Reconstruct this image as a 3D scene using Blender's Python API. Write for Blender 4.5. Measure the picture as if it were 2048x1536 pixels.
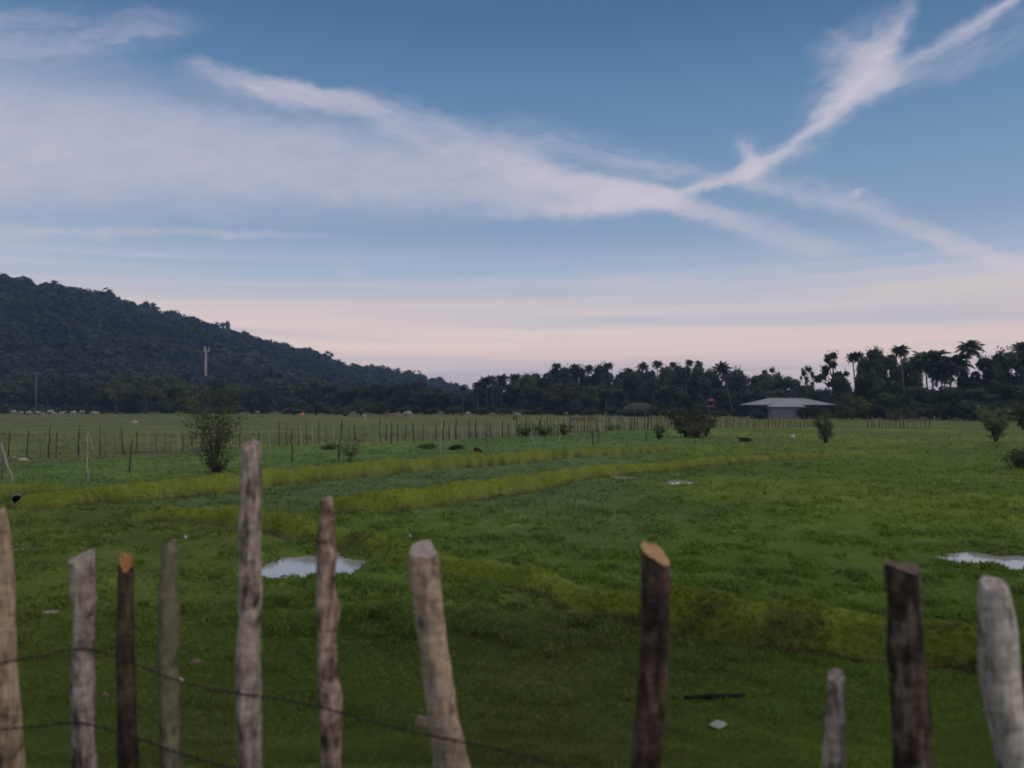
import bpy, bmesh, math, random
import numpy as np
from mathutils import Vector, Matrix

for o in list(bpy.data.objects):
    bpy.data.objects.remove(o)
S = bpy.context.scene
COL = S.collection
R = math.radians

# ------------------------------------------------------------------ camera
FPX = 1577.0          # focal length in pixels of the 2048 px wide photo
CAMH = 2.5
HORY = 812.0
PITCH = math.atan((HORY - 768) / FPX)
cam = bpy.data.cameras.new('camera')
cam.sensor_width = 36.0
cam.lens = 36.0 * FPX / 2048
cam.clip_start = 0.05
cam.clip_end = 9000
cam.dof.use_dof = True
cam.dof.focus_distance = 45
cam.dof.aperture_fstop = 1.25
camo = bpy.data.objects.new('camera', cam)
camo.location = (0, 0, CAMH)
camo.rotation_euler = (R(90) + PITCH, 0, 0)
COL.objects.link(camo)
S.camera = camo

S.view_settings.view_transform = 'Standard'
S.view_settings.look = 'None'
S.view_settings.exposure = 0.28
S.view_settings.gamma = 1.0
S.render.engine = 'CYCLES'
S.cycles.use_denoising = True
S.cycles.use_adaptive_sampling = True
S.cycles.adaptive_threshold = 0.02
S.cycles.max_bounces = 5
S.cycles.diffuse_bounces = 3
S.cycles.glossy_bounces = 2
S.cycles.transmission_bounces = 3
S.cycles.volume_bounces = 0
S.cycles.transparent_max_bounces = 8
S.cycles.filter_width = 1.9
S.cycles.caustics_reflective = False
S.cycles.caustics_refractive = False

CP, SP = math.cos(PITCH), math.sin(PITCH)
def ray(px, py):
    a = (px - 1024) / FPX
    b = (768 - py) / FPX
    # camera forward (0,CP,SP), up (0,-SP,CP)
    return (a, CP - b * SP, SP + b * CP)
def at(px, py, d):
    r = ray(px, py); s = d / r[1]
    return Vector((r[0] * s, d, CAMH + r[2] * s))
def gnd(px, py, z=0.0):
    r = ray(px, py); s = (z - CAMH) / r[2]
    return Vector((r[0] * s, r[1] * s, z))
def topz(py, d):
    return at(1024, py, d).z
def gx(px, d):
    return (px - 1024) / FPX * d
def azel(px, py):
    r = ray(px, py); n = math.sqrt(r[0]**2 + r[1]**2 + r[2]**2)
    return math.atan2(r[0], r[1]), math.asin(r[2] / n)

# ------------------------------------------------------------------ world
SUN_ELEV, SUN_AZ = R(9), R(118)        # low and soft, from the right and a little behind
class E:
    nt = None
    def __init__(s, v): s.v = v
    @staticmethod
    def m(op, *a, clamp=False):
        n = E.nt.nodes.new('ShaderNodeMath'); n.operation = op
        for i, x in enumerate(a):
            if isinstance(x, E): E.nt.links.new(x.v, n.inputs[i])
            else: n.inputs[i].default_value = x
        r = E(n.outputs[0])
        return E.m('MAXIMUM', E.m('MINIMUM', r, 1.0), 0.0) if clamp else r
    def __add__(s, o): return E.m('ADD', s, o)
    __radd__ = __add__
    def __sub__(s, o): return E.m('SUBTRACT', s, o)
    def __rsub__(s, o): return E.m('SUBTRACT', o, s)
    def __mul__(s, o): return E.m('MULTIPLY', s, o)
    __rmul__ = __mul__
    def __truediv__(s, o): return E.m('DIVIDE', s, o)
    def clamp(s): return E.m('MAXIMUM', E.m('MINIMUM', s, 1.0), 0.0)
    def smooth(s):
        n = E.nt.nodes.new('ShaderNodeMapRange'); n.interpolation_type = 'SMOOTHSTEP'
        E.nt.links.new(s.v, n.inputs[0]); return E(n.outputs[0])

def mixc(nt, f, a, b, blend='MIX'):
    n = nt.nodes.new('ShaderNodeMix'); n.data_type = 'RGBA'; n.blend_type = blend
    for sock, x in ((n.inputs[0], f), (n.inputs[6], a), (n.inputs[7], b)):
        if isinstance(x, E): x = x.v
        if isinstance(x, (int, float)): sock.default_value = x
        elif isinstance(x, (tuple, list)): sock.default_value = (*x[:3], 1)
        else: nt.links.new(x, sock)
    return n.outputs[2]
def ramp(nt, fac, stops, interp='LINEAR'):
    n = nt.nodes.new('ShaderNodeValToRGB'); n.color_ramp.interpolation = interp
    el = n.color_ramp.elements
    while len(el) < len(stops): el.new(0.5)
    for e, (p, c) in zip(el, stops):
        e.position = p; e.color = (*c, 1) if len(c) == 3 else c
    nt.links.new(fac.v if isinstance(fac, E) else fac, n.inputs[0])
    return n.outputs[0]
def noise(nt, vec, scale, detail=4, rough=0.55, dist=0.0, dim='3D'):
    n = nt.nodes.new('ShaderNodeTexNoise'); n.noise_dimensions = dim
    n.inputs['Scale'].default_value = scale; n.inputs['Detail'].default_value = detail
    n.inputs['Roughness'].default_value = rough; n.inputs['Distortion'].default_value = dist
    if vec is not None: nt.links.new(vec, n.inputs['Vector'])
    return n
def srgb(r, g, b):
    f = lambda c: c / 12.92 if c <= 0.04045 else ((c + 0.055) / 1.055) ** 2.4
    return (f(r / 255), f(g / 255), f(b / 255))

def build_world():
    w = bpy.data.worlds.new('World'); S.world = w; w.use_nodes = True
    nt = w.node_tree; nt.nodes.clear(); E.nt = nt
    tc = nt.nodes.new('ShaderNodeTexCoord')
    d = tc.outputs['Generated']
    sep = nt.nodes.new('ShaderNodeSeparateXYZ'); nt.links.new(d, sep.inputs[0])
    x, y, z = (E(sep.outputs[i]) for i in range(3))
    az = E.m('ARCTAN2', x, y); el = E.m('ARCSINE', z)
    def comb(a, b, c=0.0):
        n = nt.nodes.new('ShaderNodeCombineXYZ')
        for i, v in enumerate((a, b, c)):
            if isinstance(v, E): nt.links.new(v.v, n.inputs[i])
            else: n.inputs[i].default_value = v
        return n.outputs[0]
    # sky: measured Nishita dusk sky blended with the evening gradient
    sky = nt.nodes.new('ShaderNodeTexSky'); sky.sky_type = 'NISHITA'
    sky.sun_disc = False; sky.sun_elevation = SUN_ELEV; sky.sun_rotation = SUN_AZ
    sky.air_density = 1.2; sky.dust_density = 1.5; sky.ozone_density = 2.0
    nish = mixc(nt, 1.0, sky.outputs[0], (0.06, 0.06, 0.06), 'MULTIPLY')
    e = E.m('MULTIPLY', el, 1.0 / 1.6, clamp=True)
    P = lambda py: max(0.0, math.atan((HORY - py) / FPX) / 1.6)
    grad = ramp(nt, e, [
        (0.0, srgb(172, 166, 176)), (P(745), srgb(196, 184, 192)), (P(698), srgb(242, 212, 204)), (P(660), srgb(236, 212, 206)),
        (P(610), srgb(208, 200, 206)), (P(560), srgb(172, 186, 208)), (P(470), srgb(138, 160, 190)), (P(330), srgb(112, 144, 178)),
        (P(170), srgb(88, 124, 163)), (P(20), srgb(68, 103, 146)), (0.36, srgb(70, 104, 148)), (0.5, srgb(214, 206, 198)), (1.0, srgb(252, 240, 226))])  # upper stops: unseen bright veil added to light the ground
    base = mixc(nt, 0.14, grad, nish)
    # wispy warp
    n1 = noise(nt, comb(az * 5.0, el * 9.0), 1.0, 5, 0.6)
    s1 = nt.nodes.new('ShaderNodeSeparateColor'); nt.links.new(n1.outputs['Color'], s1.inputs[0])
    n2 = noise(nt, comb(az * 26.0, el * 40.0, 3.1), 1.0, 5, 0.6)
    s2 = nt.nodes.new('ShaderNodeSeparateColor'); nt.links.new(n2.outputs['Color'], s2.inputs[0])
    u = az + (E(s1.outputs[0]) - 0.5) * 0.050 + (E(s2.outputs[0]) - 0.5) * 0.034
    v = el + (E(s1.outputs[1]) - 0.5) * 0.030 + (E(s2.outputs[1]) - 0.5) * 0.022
    # fibres running along the wind
    f = noise(nt, comb(az * 14.0 + el * 10.0, el * 46.0 - az * 10.0, 1.7), 1.0, 5, 0.62, 0.6)
    fib = E(f.outputs[0])
    cnt = [0]
    def poly(pts, sharp, ero=0.55):
        acc = None
        p0, p1 = azel(*pts[0][:2]), azel(*pts[-1][:2]); LL = math.hypot(p1[0] - p0[0], p1[1] - p0[1])
        cx, cy = (p1[0] - p0[0]) / LL, (p1[1] - p0[1]) / LL; cnt[0] += 1
        for (p, q) in zip(pts[:-1], pts[1:]):
            ax, ay = azel(p[0], p[1]); bx, by = azel(q[0], q[1])
            aw, bw, aa, ba = p[2] / FPX, q[2] / FPX, p[3], q[3]
            dx, dy = bx - ax, by - ay; L2 = dx * dx + dy * dy
            ux = u - ax; vy = v - ay
            t = E.m('MULTIPLY_ADD', vy, dy / L2, ux * (dx / L2), clamp=True)
            ex = ux - t * dx; ey = vy - t * dy
            dist = E.m('SQRT', E.m('MULTIPLY_ADD', ex, ex, ey * ey))
            wdt = E.m('MULTIPLY_ADD', t, bw - aw, aw)
            k = (1.0 - dist / wdt) * sharp
            val = k.smooth() * E.m('MULTIPLY_ADD', t, ba - aa, aa)
            acc = val if acc is None else E.m('MAXIMUM', acc, val)
        if ero > 0:
            al = u * cx + v * cy; pe = v * cx - u * cy
            nf = E(noise(nt, comb(al * 11.0, pe * 55.0, 1.3 * cnt[0]), 1.0, 4, 0.6, 0.5).outputs[0])
            acc = acc * (1.0 + ero * 0.45) - (0.62 - nf) * (2.0 * ero) * (1.0 - acc) * (acc * 4.0).clamp()
            acc = E.m('MULTIPLY', acc, 1.0, clamp=True)
        return acc
    strands = [
        # the big veil from the left
        ([(-300, 280, 190, .64), (250, 290, 178, .60), (640, 325, 136, .56), (980, 368, 94, .56), (1340, 398, 34, .7)], 1.2),
        ([(330, 138, 26, .0), (410, 136, 36, .34), (500, 165, 34, .50), (600, 190, 34, .55), (720, 208, 40, .5), (860, 258, 62, .45),
          (980, 310, 70, .5), (1120, 360, 52, .6), (1320, 396, 34, .8)], 1.2),
        ([(860, 262, 50, .0), (1000, 270, 52, .30), (1180, 300, 52, .32), (1320, 335, 44, .32), (1430, 345, 30, .2)], 1.0),
        # bright rope that rises to the right
        ([(980, 425, 26, .25), (1150, 412, 28, .55), (1340, 396, 24, .78), (1470, 346, 24, .70), (1590, 288, 20, .55), (1660, 235, 34, .55),
          (1716, 165, 52, .62), (1742, 108, 46, .58), (1786, 48, 30, .40), (1818, -10, 22, .25)], 0.9),
        ([(1590, 285, 7, .2), (1670, 225, 9, .35), (1712, 165, 12, .4), (1760, 90, 10, .35), (1812, 10, 8, .1)], 1.0),
        ([(1720, 175, 12, .25), (1650, 150, 18, .28), (1600, 165, 14, .0)], 0.9), ([(1735, 110, 14, .25), (1680, 70, 18, .28), (1640, 60, 12, .0)], 0.9),
        ([(1580, 280, 30, .0), (1650, 215, 60, .30), (1700, 140, 84, .42), (1745, 70, 60, .30), (1790, 10, 30, .1)], 0.9),
        ([(1700, 190, 44, .6), (1770, 160, 34, .5), (1835, 146, 22, .2)], 1.1),
        ([(1740, 150, 30, .3), (1850, 100, 24, .45), (1930, 52, 24, .55), (1995, 4, 24, .55), (2050, -40, 26, .55)], 1.0),
        ([(1770, 160, 40, .22), (1920, 110, 46, .26), (2100, 20, 50, .22)], 1.0),
        ([(1735, 120, 60, .5), (1670, 112, 50, .28), (1610, 120, 36, .0)], 1.0),
        ([(1500, 335, 34, .6), (1494, 285, 32, .35), (1490, 255, 18, .0)], 1.0),
        ([(1500, 330, 32, .5), (1580, 305, 22, .35), (1680, 280, 12, .0)], 1.0),
        # branches that fall to the right
        ([(1340, 398, 30, .65), (1440, 428, 34, .48), (1540, 462, 42, .44), (1640, 492, 42, .38), (1760, 515, 40, .0)], 1.1),
        ([(1480, 345, 34, .5), (1580, 368, 34, .34), (1710, 405, 34, .40), (1830, 458, 32, .46), (1930, 506, 28, .52), (2060, 562, 26, .5)], 1.1),
        ([(1690, 388, 9, .1), (1712, 381, 10, .45), (1742, 376, 7, .0)], 1.1),
        # faint strands
        ([(-200, 75, 90, .40), (120, 80, 70, .30), (300, 60, 44, .26), (430, 40, 24, .0)], 1.0),
        ([(-200, 470, 22, .40), (200, 468, 18, .38), (480, 466, 16, .34), (640, 470, 14, .14), (800, 478, 14, .0)], 1.0),
        ([(240, 516, 8, .0), (310, 514, 9, .28), (370, 512, 6, .0)], 1.0),
        ([(640, 545, 24, .0), (690, 545, 30, .32), (740, 548, 24, .0)], 1.0),
        ([(1130, 560, 16, .0), (1260, 562, 22, .35), (1420, 562, 16, .0)], 1.0),
        ([(1450, 548, 14, .0), (1650, 548, 20, .3), (1900, 552, 24, .3), (2200, 552, 26, .3)], 1.0),
    ]
    acc = None
    for pts, sh in strands:
        p = poly(pts, sh, 0.25 if pts[0][2] > 150 else 0.6)
        acc = p if acc is None else 1.0 - (1.0 - acc) * (1.0 - p)
    dens = (acc * (0.62 + fib * 0.76)).clamp()
    ccol = ramp(nt, e, [(0.0, srgb(214, 196, 196)), (P(600), srgb(206, 194, 195)), (P(480), srgb(194, 187, 197)), (P(250), srgb(190, 184, 197)), (P(0), srgb(186, 180, 194))])
    c = mixc(nt, dens, base, ccol)
    # flat warm layers low over the horizon
    fb = noise(nt, comb(az * 1.6, el * 62.0 - az * 2.0, 7.7), 1.0, 4, 0.5)
    band = E.m('MULTIPLY', (E(fb.outputs[0]) - 0.42) * 4.0, 1.0, clamp=True)
    low = (1.0 - (el - 0.10) / 0.10).clamp() * (el / 0.04).clamp()
    c = mixc(nt, band * low * 0.6, c, srgb(232, 210, 202))
    fb2 = noise(nt, comb(az * 1.2, el * 40.0 + az * 1.0, 2.2), 1.0, 3, 0.5)
    band2 = E.m('MULTIPLY', (E(fb2.outputs[0]) - 0.5) * 4.0, 1.0, clamp=True)
    c = mixc(nt, band2 * low * 0.5, c, srgb(168, 178, 196))
    yb = poly([(1500, 586, 14, .0), (1760, 578, 20, .5), (2000, 574, 26, .65), (2300, 566, 30, .6)], 1.0)
    c = mixc(nt, yb, c, srgb(214, 200, 190))
    bg = nt.nodes.new('ShaderNodeBackground'); bg.inputs[1].default_value = 1.0
    nt.links.new(c, bg.inputs[0])
    out = nt.nodes.new('ShaderNodeOutputWorld'); nt.links.new(bg.outputs[0], out.inputs[0])
build_world()

sun = bpy.data.lights.new('sun', 'SUN'); sun.energy = 0.8; sun.angle = R(20); sun.color = (1.0, 0.86, 0.74)
suno = bpy.data.objects.new('sun', sun); COL.objects.link(suno)
sd = Vector((math.sin(SUN_AZ) * math.cos(SUN_ELEV), math.cos(SUN_AZ) * math.cos(SUN_ELEV), math.sin(SUN_ELEV)))
suno.rotation_euler = sd.to_track_quat('Z', 'Y').to_euler()

# ------------------------------------------------------------------ helpers
rng = np.random.default_rng(7)
rnd = random.Random(11)

def link(o, parent=None):
    COL.objects.link(o)
    if parent is not None: o.parent = parent
    return o
def tag(o, label=None, cat=None, group=None, kind=None):
    if label: o['label'] = label
    if cat: o['category'] = cat
    if group: o['group'] = group
    if kind: o['kind'] = kind
    return o
def thing(name, label, cat, loc=(0, 0, 0), rz=0.0, group=None, scale=None):
    o = bpy.data.objects.new(name, None); o.empty_display_size = 0.2
    COL.objects.link(o); o.location = loc; o.rotation_euler = (0, 0, rz)
    if scale is not None: o.scale = scale
    return tag(o, label, cat, group)
def mesh_np(name, verts, faces, mat=None, smooth=False, nper=None):
    """verts (n,3); faces (m,k) array with constant k, or list of lists"""
    me = bpy.data.meshes.new(name)
    v = np.asarray(verts, dtype=np.float32)
    if isinstance(faces, np.ndarray):
        k = faces.shape[1]; m = faces.shape[0]
        me.vertices.add(len(v)); me.vertices.foreach_set('co', v.ravel())
        me.loops.add(m * k); me.loops.foreach_set('vertex_index', faces.astype(np.int32).ravel())
        me.polygons.add(m)
        me.polygons.foreach_set('loop_start', (np.arange(m) * k).astype(np.int32))
        if smooth: me.polygons.foreach_set('use_smooth', np.ones(m, dtype=bool))
        me.update(calc_edges=True); me.validate()
    else:
        me.from_pydata([tuple(map(float, p)) for p in v], [], [tuple(f) for f in faces])
        if smooth:
            for p in me.polygons: p.use_smooth = True
        me.update()
    if mat: me.materials.append(mat)
    return me
def obj(name, me, parent=None):
    return link(bpy.data.objects.new(name, me), parent)

class MB:
    def __init__(s): s.v = []; s.f = []
    def tube(s, pts, rads, n=7, cap=True, jit=0.0, phase=0.0):
        pts = [Vector(p) for p in pts]; b = len(s.v)
        t = (pts[-1] - pts[0]).normalized()
        a = t.orthogonal().normalized(); c = t.cross(a)
        for p, r in zip(pts, rads):
            for i in range(n):
                th = 2 * math.pi * i / n + phase
                rr = r * (1 + jit * (rnd.random() - 0.5) * 2)
                s.v.append(tuple(p + a * math.cos(th) * rr + c * math.sin(th) * rr))
        m = len(pts)
        for j in range(m - 1):
            for i in range(n):
                i2 = (i + 1) % n
                s.f.append((b + j * n + i, b + j * n + i2, b + (j + 1) * n + i2, b + (j + 1) * n + i))
        if cap:
            s.f.append(tuple(b + i for i in reversed(range(n))))
            s.f.append(tuple(b + (m - 1) * n + i for i in range(n)))
    def box(s, c, size, rz=0.0):
        b = len(s.v); M = Matrix.Rotation(rz, 3, 'Z')
        for dz in (-.5, .5):
            for dx, dy in ((-.5, -.5), (.5, -.5), (.5, .5), (-.5, .5)):
                s.v.append(tuple(Vector(c) + M @ Vector((dx * size[0], dy * size[1], dz * size[2]))))
        for f in ((3, 2, 1, 0), (4, 5, 6, 7), (0, 1, 5, 4), (1, 2, 6, 5), (2, 3, 7, 6), (3, 0, 4, 7)):
            s.f.append(tuple(b + i for i in f))
    def faces(s, vs, fs):
        b = len(s.v); s.v += [tuple(v) for v in vs]; s.f += [tuple(b + i for i in f) for f in fs]
    def mesh(s, name, mat=None, smooth=False):
        return mesh_np(name, s.v, s.f, mat, smooth)

# numpy value noise
def _h(ix, iy, sd):
    h = (ix.astype(np.int64) * 374761393 + iy.astype(np.int64) * 668265263 + sd * 1442695041) & 0xffffffff
    h = ((h ^ (h >> 13)) * 1274126177) & 0xffffffff
    return ((h ^ (h >> 16)) & 0xffff) / 65535.0
def vnoise(x, y, sd=0):
    ix = np.floor(x); iy = np.floor(y); fx = x - ix; fy = y - iy
    fx = fx * fx * (3 - 2 * fx); fy = fy * fy * (3 - 2 * fy)
    a = _h(ix, iy, sd); b = _h(ix + 1, iy, sd); c = _h(ix, iy + 1, sd); d = _h(ix + 1, iy + 1, sd)
    return (a * (1 - fx) + b * fx) * (1 - fy) + (c * (1 - fx) + d * fx) * fy
def fbm(x, y, sd=0, o=4):
    s = 0; a = 0.5; t = 0
    for i in range(o):
        s = s + a * vnoise(x * 2**i + 13.7 * i, y * 2**i + 7.1 * i, sd + i); t += a; a *= 0.5
    return s / t
def sstep(a, b, x):
    t = np.clip((x - a) / (b - a), 0, 1); return t * t * (3 - 2 * t)

ORD = ['first', 'second', 'third', 'fourth', 'fifth', 'sixth', 'seventh', 'eighth', 'ninth', 'tenth', 'eleventh', 'twelfth',
       'thirteenth', 'fourteenth', 'fifteenth', 'sixteenth', 'seventeenth', 'eighteenth', 'nineteenth', 'twentieth', 'twenty-first', 'twenty-second',
       'twenty-third', 'twenty-fourth', 'twenty-fifth', 'twenty-sixth', 'twenty-seventh', 'twenty-eighth', 'twenty-ninth', 'thirtieth',
       'thirty-first', 'thirty-second', 'thirty-third', 'thirty-fourth', 'thirty-fifth', 'thirty-sixth', 'thirty-seventh', 'thirty-eighth', 'thirty-ninth', 'fortieth']

# ------------------------------------------------------------------ materials
def newmat(name):
    m = bpy.data.materials.new(name); m.use_nodes = True
    nt = m.node_tree; nt.nodes.clear(); E.nt = nt
    out = nt.nodes.new('ShaderNodeOutputMaterial')
    b = nt.nodes.new('ShaderNodeBsdfPrincipled'); nt.links.new(b.outputs[0], out.inputs[0])
    b.inputs['Roughness'].default_value = 0.85
    b.inputs['Specular IOR Level'].default_value = 0.2
    return m, nt, b, out
def texco(nt, which='Object', scale=None):
    t = nt.nodes.new('ShaderNodeTexCoord'); s = t.outputs[which]
    if scale:
        m = nt.nodes.new('ShaderNodeMapping'); m.inputs['Scale'].default_value = scale
        nt.links.new(s, m.inputs[0]); s = m.outputs[0]
    return s
def bump(nt, b, h, strength=0.4, dist=0.02):
    n = nt.nodes.new('ShaderNodeBump'); n.inputs['Strength'].default_value = strength; n.inputs['Distance'].default_value = dist
    nt.links.new(h, n.inputs['Height']); nt.links.new(n.outputs[0], b.inputs['Normal'])

def mat_simple(name, c1, c2=None, scale=3.0, rough=0.85, sc=None, detail=4):
    m, nt, b, out = newmat(name); b.inputs['Roughness'].default_value = rough
    v = texco(nt, 'Object', sc)
    n = noise(nt, v, scale, detail)
    c2 = c2 or tuple(x * 0.6 for x in c1)
    nt.links.new(ramp(nt, n.outputs[0], [(0.3, c2), (0.7, c1)]), b.inputs['Base Color'])
    bump(nt, b, n.outputs[0], 0.3)
    return m
def mat_leaf(name, c1, c2, scale=0.35, var=0.35, trans=0.25):
    m, nt, b, out = newmat(name)
    g = nt.nodes.new('ShaderNodeNewGeometry')
    n = noise(nt, g.outputs['Position'], scale, 3)
    oi = nt.nodes.new('ShaderNodeObjectInfo')
    c = ramp(nt, n.outputs[0], [(0.32, c2), (0.68, c1)])
    k = E.m('MULTIPLY_ADD', E(oi.outputs['Random']), 2 * var, 1 - var)
    cc = nt.nodes.new('ShaderNodeCombineColor')
    for i in range(3): nt.links.new(k.v, cc.inputs[i])
    c = mixc(nt, 1.0, c, cc.outputs[0], 'MULTIPLY')
    nt.links.new(c, b.inputs['Base Color'])
    b.inputs['Roughness'].default_value = 0.7
    if trans:
        t = nt.nodes.new('ShaderNodeBsdfTranslucent'); nt.links.new(c, t.inputs[0])
        mx = nt.nodes.new('ShaderNodeMixShader'); mx.inputs[0].default_value = trans
        nt.links.new(b.outputs[0], mx.inputs[1]); nt.links.new(t.outputs[0], mx.inputs[2]); nt.links.new(mx.outputs[0], out.inputs[0])
    return m
def mat_wood(name, light, mid, dark, thr=0.5, moss=None, grain=60.0):
    """weathered stick: bark patches, vertical grain, ring scars, optional moss"""
    m, nt, b, out = newmat(name)
    v = texco(nt, 'Object')
    vs = texco(nt, 'Object', (1, 1, 0.10))
    vr = texco(nt, 'Object', (1.5, 1.5, 6.0))
    a = noise(nt, v, 7.0, 6, 0.65, 0.6)
    g = noise(nt, vs, grain, 5, 0.6)
    r = noise(nt, vr, 5.0, 4, 0.6)
    st = noise(nt, texco(nt, 'Object', (1, 1, 0.22)), 16.0, 4, 0.55, 0.9)
    f = E(a.outputs[0]) * 0.55 + E(st.outputs[0]) * 0.45
    c = ramp(nt, f, [(thr - 0.07, dark), (thr - 0.01, mid), (thr + 0.06, light)])
    c = mixc(nt, 0.75, c, ramp(nt, g.outputs[0], [(0.3, (0.45, 0.42, 0.40)), (0.65, (1.15, 1.12, 1.1))]), 'MULTIPLY')
    c = mixc(nt, 0.45, c, ramp(nt, r.outputs[0], [(0.36, (0.4, 0.38, 0.36)), (0.52, (1.05, 1.05, 1.05))]), 'MULTIPLY')
    if moss:
        mn = noise(nt, v, 4.0, 4)
        mk = ramp(nt, mn.outputs[0], [(0.45, (0, 0, 0)), (0.62, (1, 1, 1))])
        c = mixc(nt, mk, c, moss)
    nt.links.new(c, b.inputs['Base Color'])
    b.inputs['Roughness'].default_value = 0.9
    h = E(g.outputs[0]) * 0.6 + E(a.outputs[0]) + E(r.outputs[0]) * 0.6
    bump(nt, b, h.v, 1.0, 0.02)
    return m

# ------------------------------------------------------------------ terrain data
def seglist(pts, z=0.0):
    out = []
    for p in pts:
        zz = p[2] if len(p) > 2 else z
        g = gnd(p[0], p[1], zz); out.append((g.x, g.y, zz))
    return np.array(out)
BUNDS = [  # crest traced in the photo: (px, py, height); half width in metres
    (seglist([(60, 992, .28), (180, 975, .40), (300, 965, .46), (400, 957, .5), (470, 950, .5), (540, 940, .5), (700, 925, .5), (850, 914, .5), (1000, 906, .5),
              (1100, 899, .42), (1200, 896, .38), (1350, 890, .25)]), 0.52),
    (seglist([(672, 1003, .2), (700, 994, .36), (760, 984, .48), (900, 968, .48), (1050, 949, .48), (1120, 939, .38), (1200, 931, .36), (1300, 926, .3), (1400, 917, .28),
              (1500, 912, .26), (1640, 905, .2)]), 0.50),
    (seglist([(280, 1030, .12), (340, 1020, .24), (400, 1016, .28), (470, 1019, .3), (540, 1030, .3), (620, 1046, .28), (700, 1064, .18), (780, 1086, .17), (840, 1102, .18),
              (900, 1112, .24), (1007, 1126, .22), (1071, 1143, .2), (1135, 1164, .2), (1178, 1178, .22), (1276, 1178, .30), (1434, 1202, .34), (1535, 1212, .36), (1664, 1226, .36),
              (1766, 1238, .36), (1950, 1256, .36), (2150, 1279, .36), (2500, 1324, .36)]), 0.46),
    (seglist([(-300, 978, .3), (-100, 972, .34), (0, 968, .34), (60, 966, .3), (120, 972, .16)]), 0.5),
    (seglist([(1430, 915, .15), (1520, 906, .2), (1640, 905, .16), (1800, 900, .1)]), 0.9),
]
BANKS = [  # bare brown earth strips, half width
    (seglist([(0, 985), (90, 988), (200, 993), (300, 985), (340, 982)]), 0.35),
    (seglist([(200, 958), (280, 953), (360, 945), (440, 938), (470, 936)]), 0.55),
    (seglist([(640, 931), (700, 926), (760, 921)]), 0.6),
    (seglist([(668, 1004), (690, 1000), (720, 996)]), 0.25),
    (seglist([(650, 1110), (700, 1100), (760, 1104)]), 0.22),
    (seglist([(1425, 910), (1480, 918), (1530, 914)]), 0.5),
    (seglist([(80, 905), (200, 903), (330, 905), (420, 900)]), 0.9),
    (seglist([(60, 868), (200, 864), (360, 862)]), 0.5), (seglist([(0, 853), (150, 852), (300, 856)]), 0.8), (seglist([(380, 866), (430, 862), (480, 858)]), 0.8),
    (seglist([(470, 860), (600, 862), (760, 868)]), 0.6), (seglist([(58, 893), (110, 895), (150, 894)]), 0.4), (seglist([(800, 862), (900, 866), (1000, 864)]), 0.5), (seglist([(1460, 866), (1560, 868), (1640, 867)]), 0.4),
    (seglist([(1720, 872), (1820, 866), (1960, 866)]), 0.4), (seglist([(1860, 881), (1920, 882), (2048, 884)]), 0.3), (seglist([(1520, 906), (1640, 900)]), 0.3), (seglist([(1350, 891), (1440, 887)]), 0.3), (seglist([(650, 897), (860, 896), (900, 899)]), 0.3),
    (seglist([(1360, 1262), (1500, 1282), (1650, 1300), (1800, 1318), (2048, 1335)]), 0.20),
]
PUDDLES = [  # px x0,x1, y0,y1 (photo)
    (518, 716, 1114, 1156), (1890, 2085, 1108, 1142), (1334, 1392, 961, 971), (1225, 1275, 952, 960),
    (54, 130, 1217, 1239), (194, 234, 1223, 1235), (20, 84, 1093, 1109), (180, 210, 1095, 1103), (1424, 1460, 1174, 1182), (1342, 1370, 948, 952), (444, 466, 1138, 1144)]
PUD = []
for (a, b, c, d_) in PUDDLES:
    y0 = gnd(0, d_, -0.05).y; y1 = gnd(0, c, -0.05).y
    cy = (y0 + y1) / 2; PUD.append((gx((a + b) / 2, cy), cy, (b - a) / 2 / FPX * cy, (y1 - y0) / 2))
def pdist(P, x, y):
    """distance to a polyline, interpolated height at nearest point"""
    best = np.full(x.shape, 1e9); hh = np.zeros(x.shape); side = np.zeros(x.shape)
    for a, b in zip(P[:-1], P[1:]):
        dx, dy = b[0] - a[0], b[1] - a[1]; L2 = dx * dx + dy * dy
        t = np.clip(((x - a[0]) * dx + (y - a[1]) * dy) / L2, 0, 1)
        ex = x - a[0] - t * dx; ey = y - a[1] - t * dy
        d = np.sqrt(ex * ex + ey * ey); k = d < best
        best = np.where(k, d, best); hh = np.where(k, a[2] + t * (b[2] - a[2]), hh)
        side = np.where(k, ey, side)
    return best, hh, side
def puddle_r(x, y):
    r = np.full(x.shape, 9.0)
    wob = (fbm(x * 2.3, y * 2.3, 31, 3) - 0.5) * 0.9
    for (cx, cy, rx, ry) in PUD:
        q = np.sqrt(((x - cx) / rx) ** 2 + ((y - cy) / ry) ** 2) + wob
        r = np.minimum(r, q)
    return r
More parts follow.
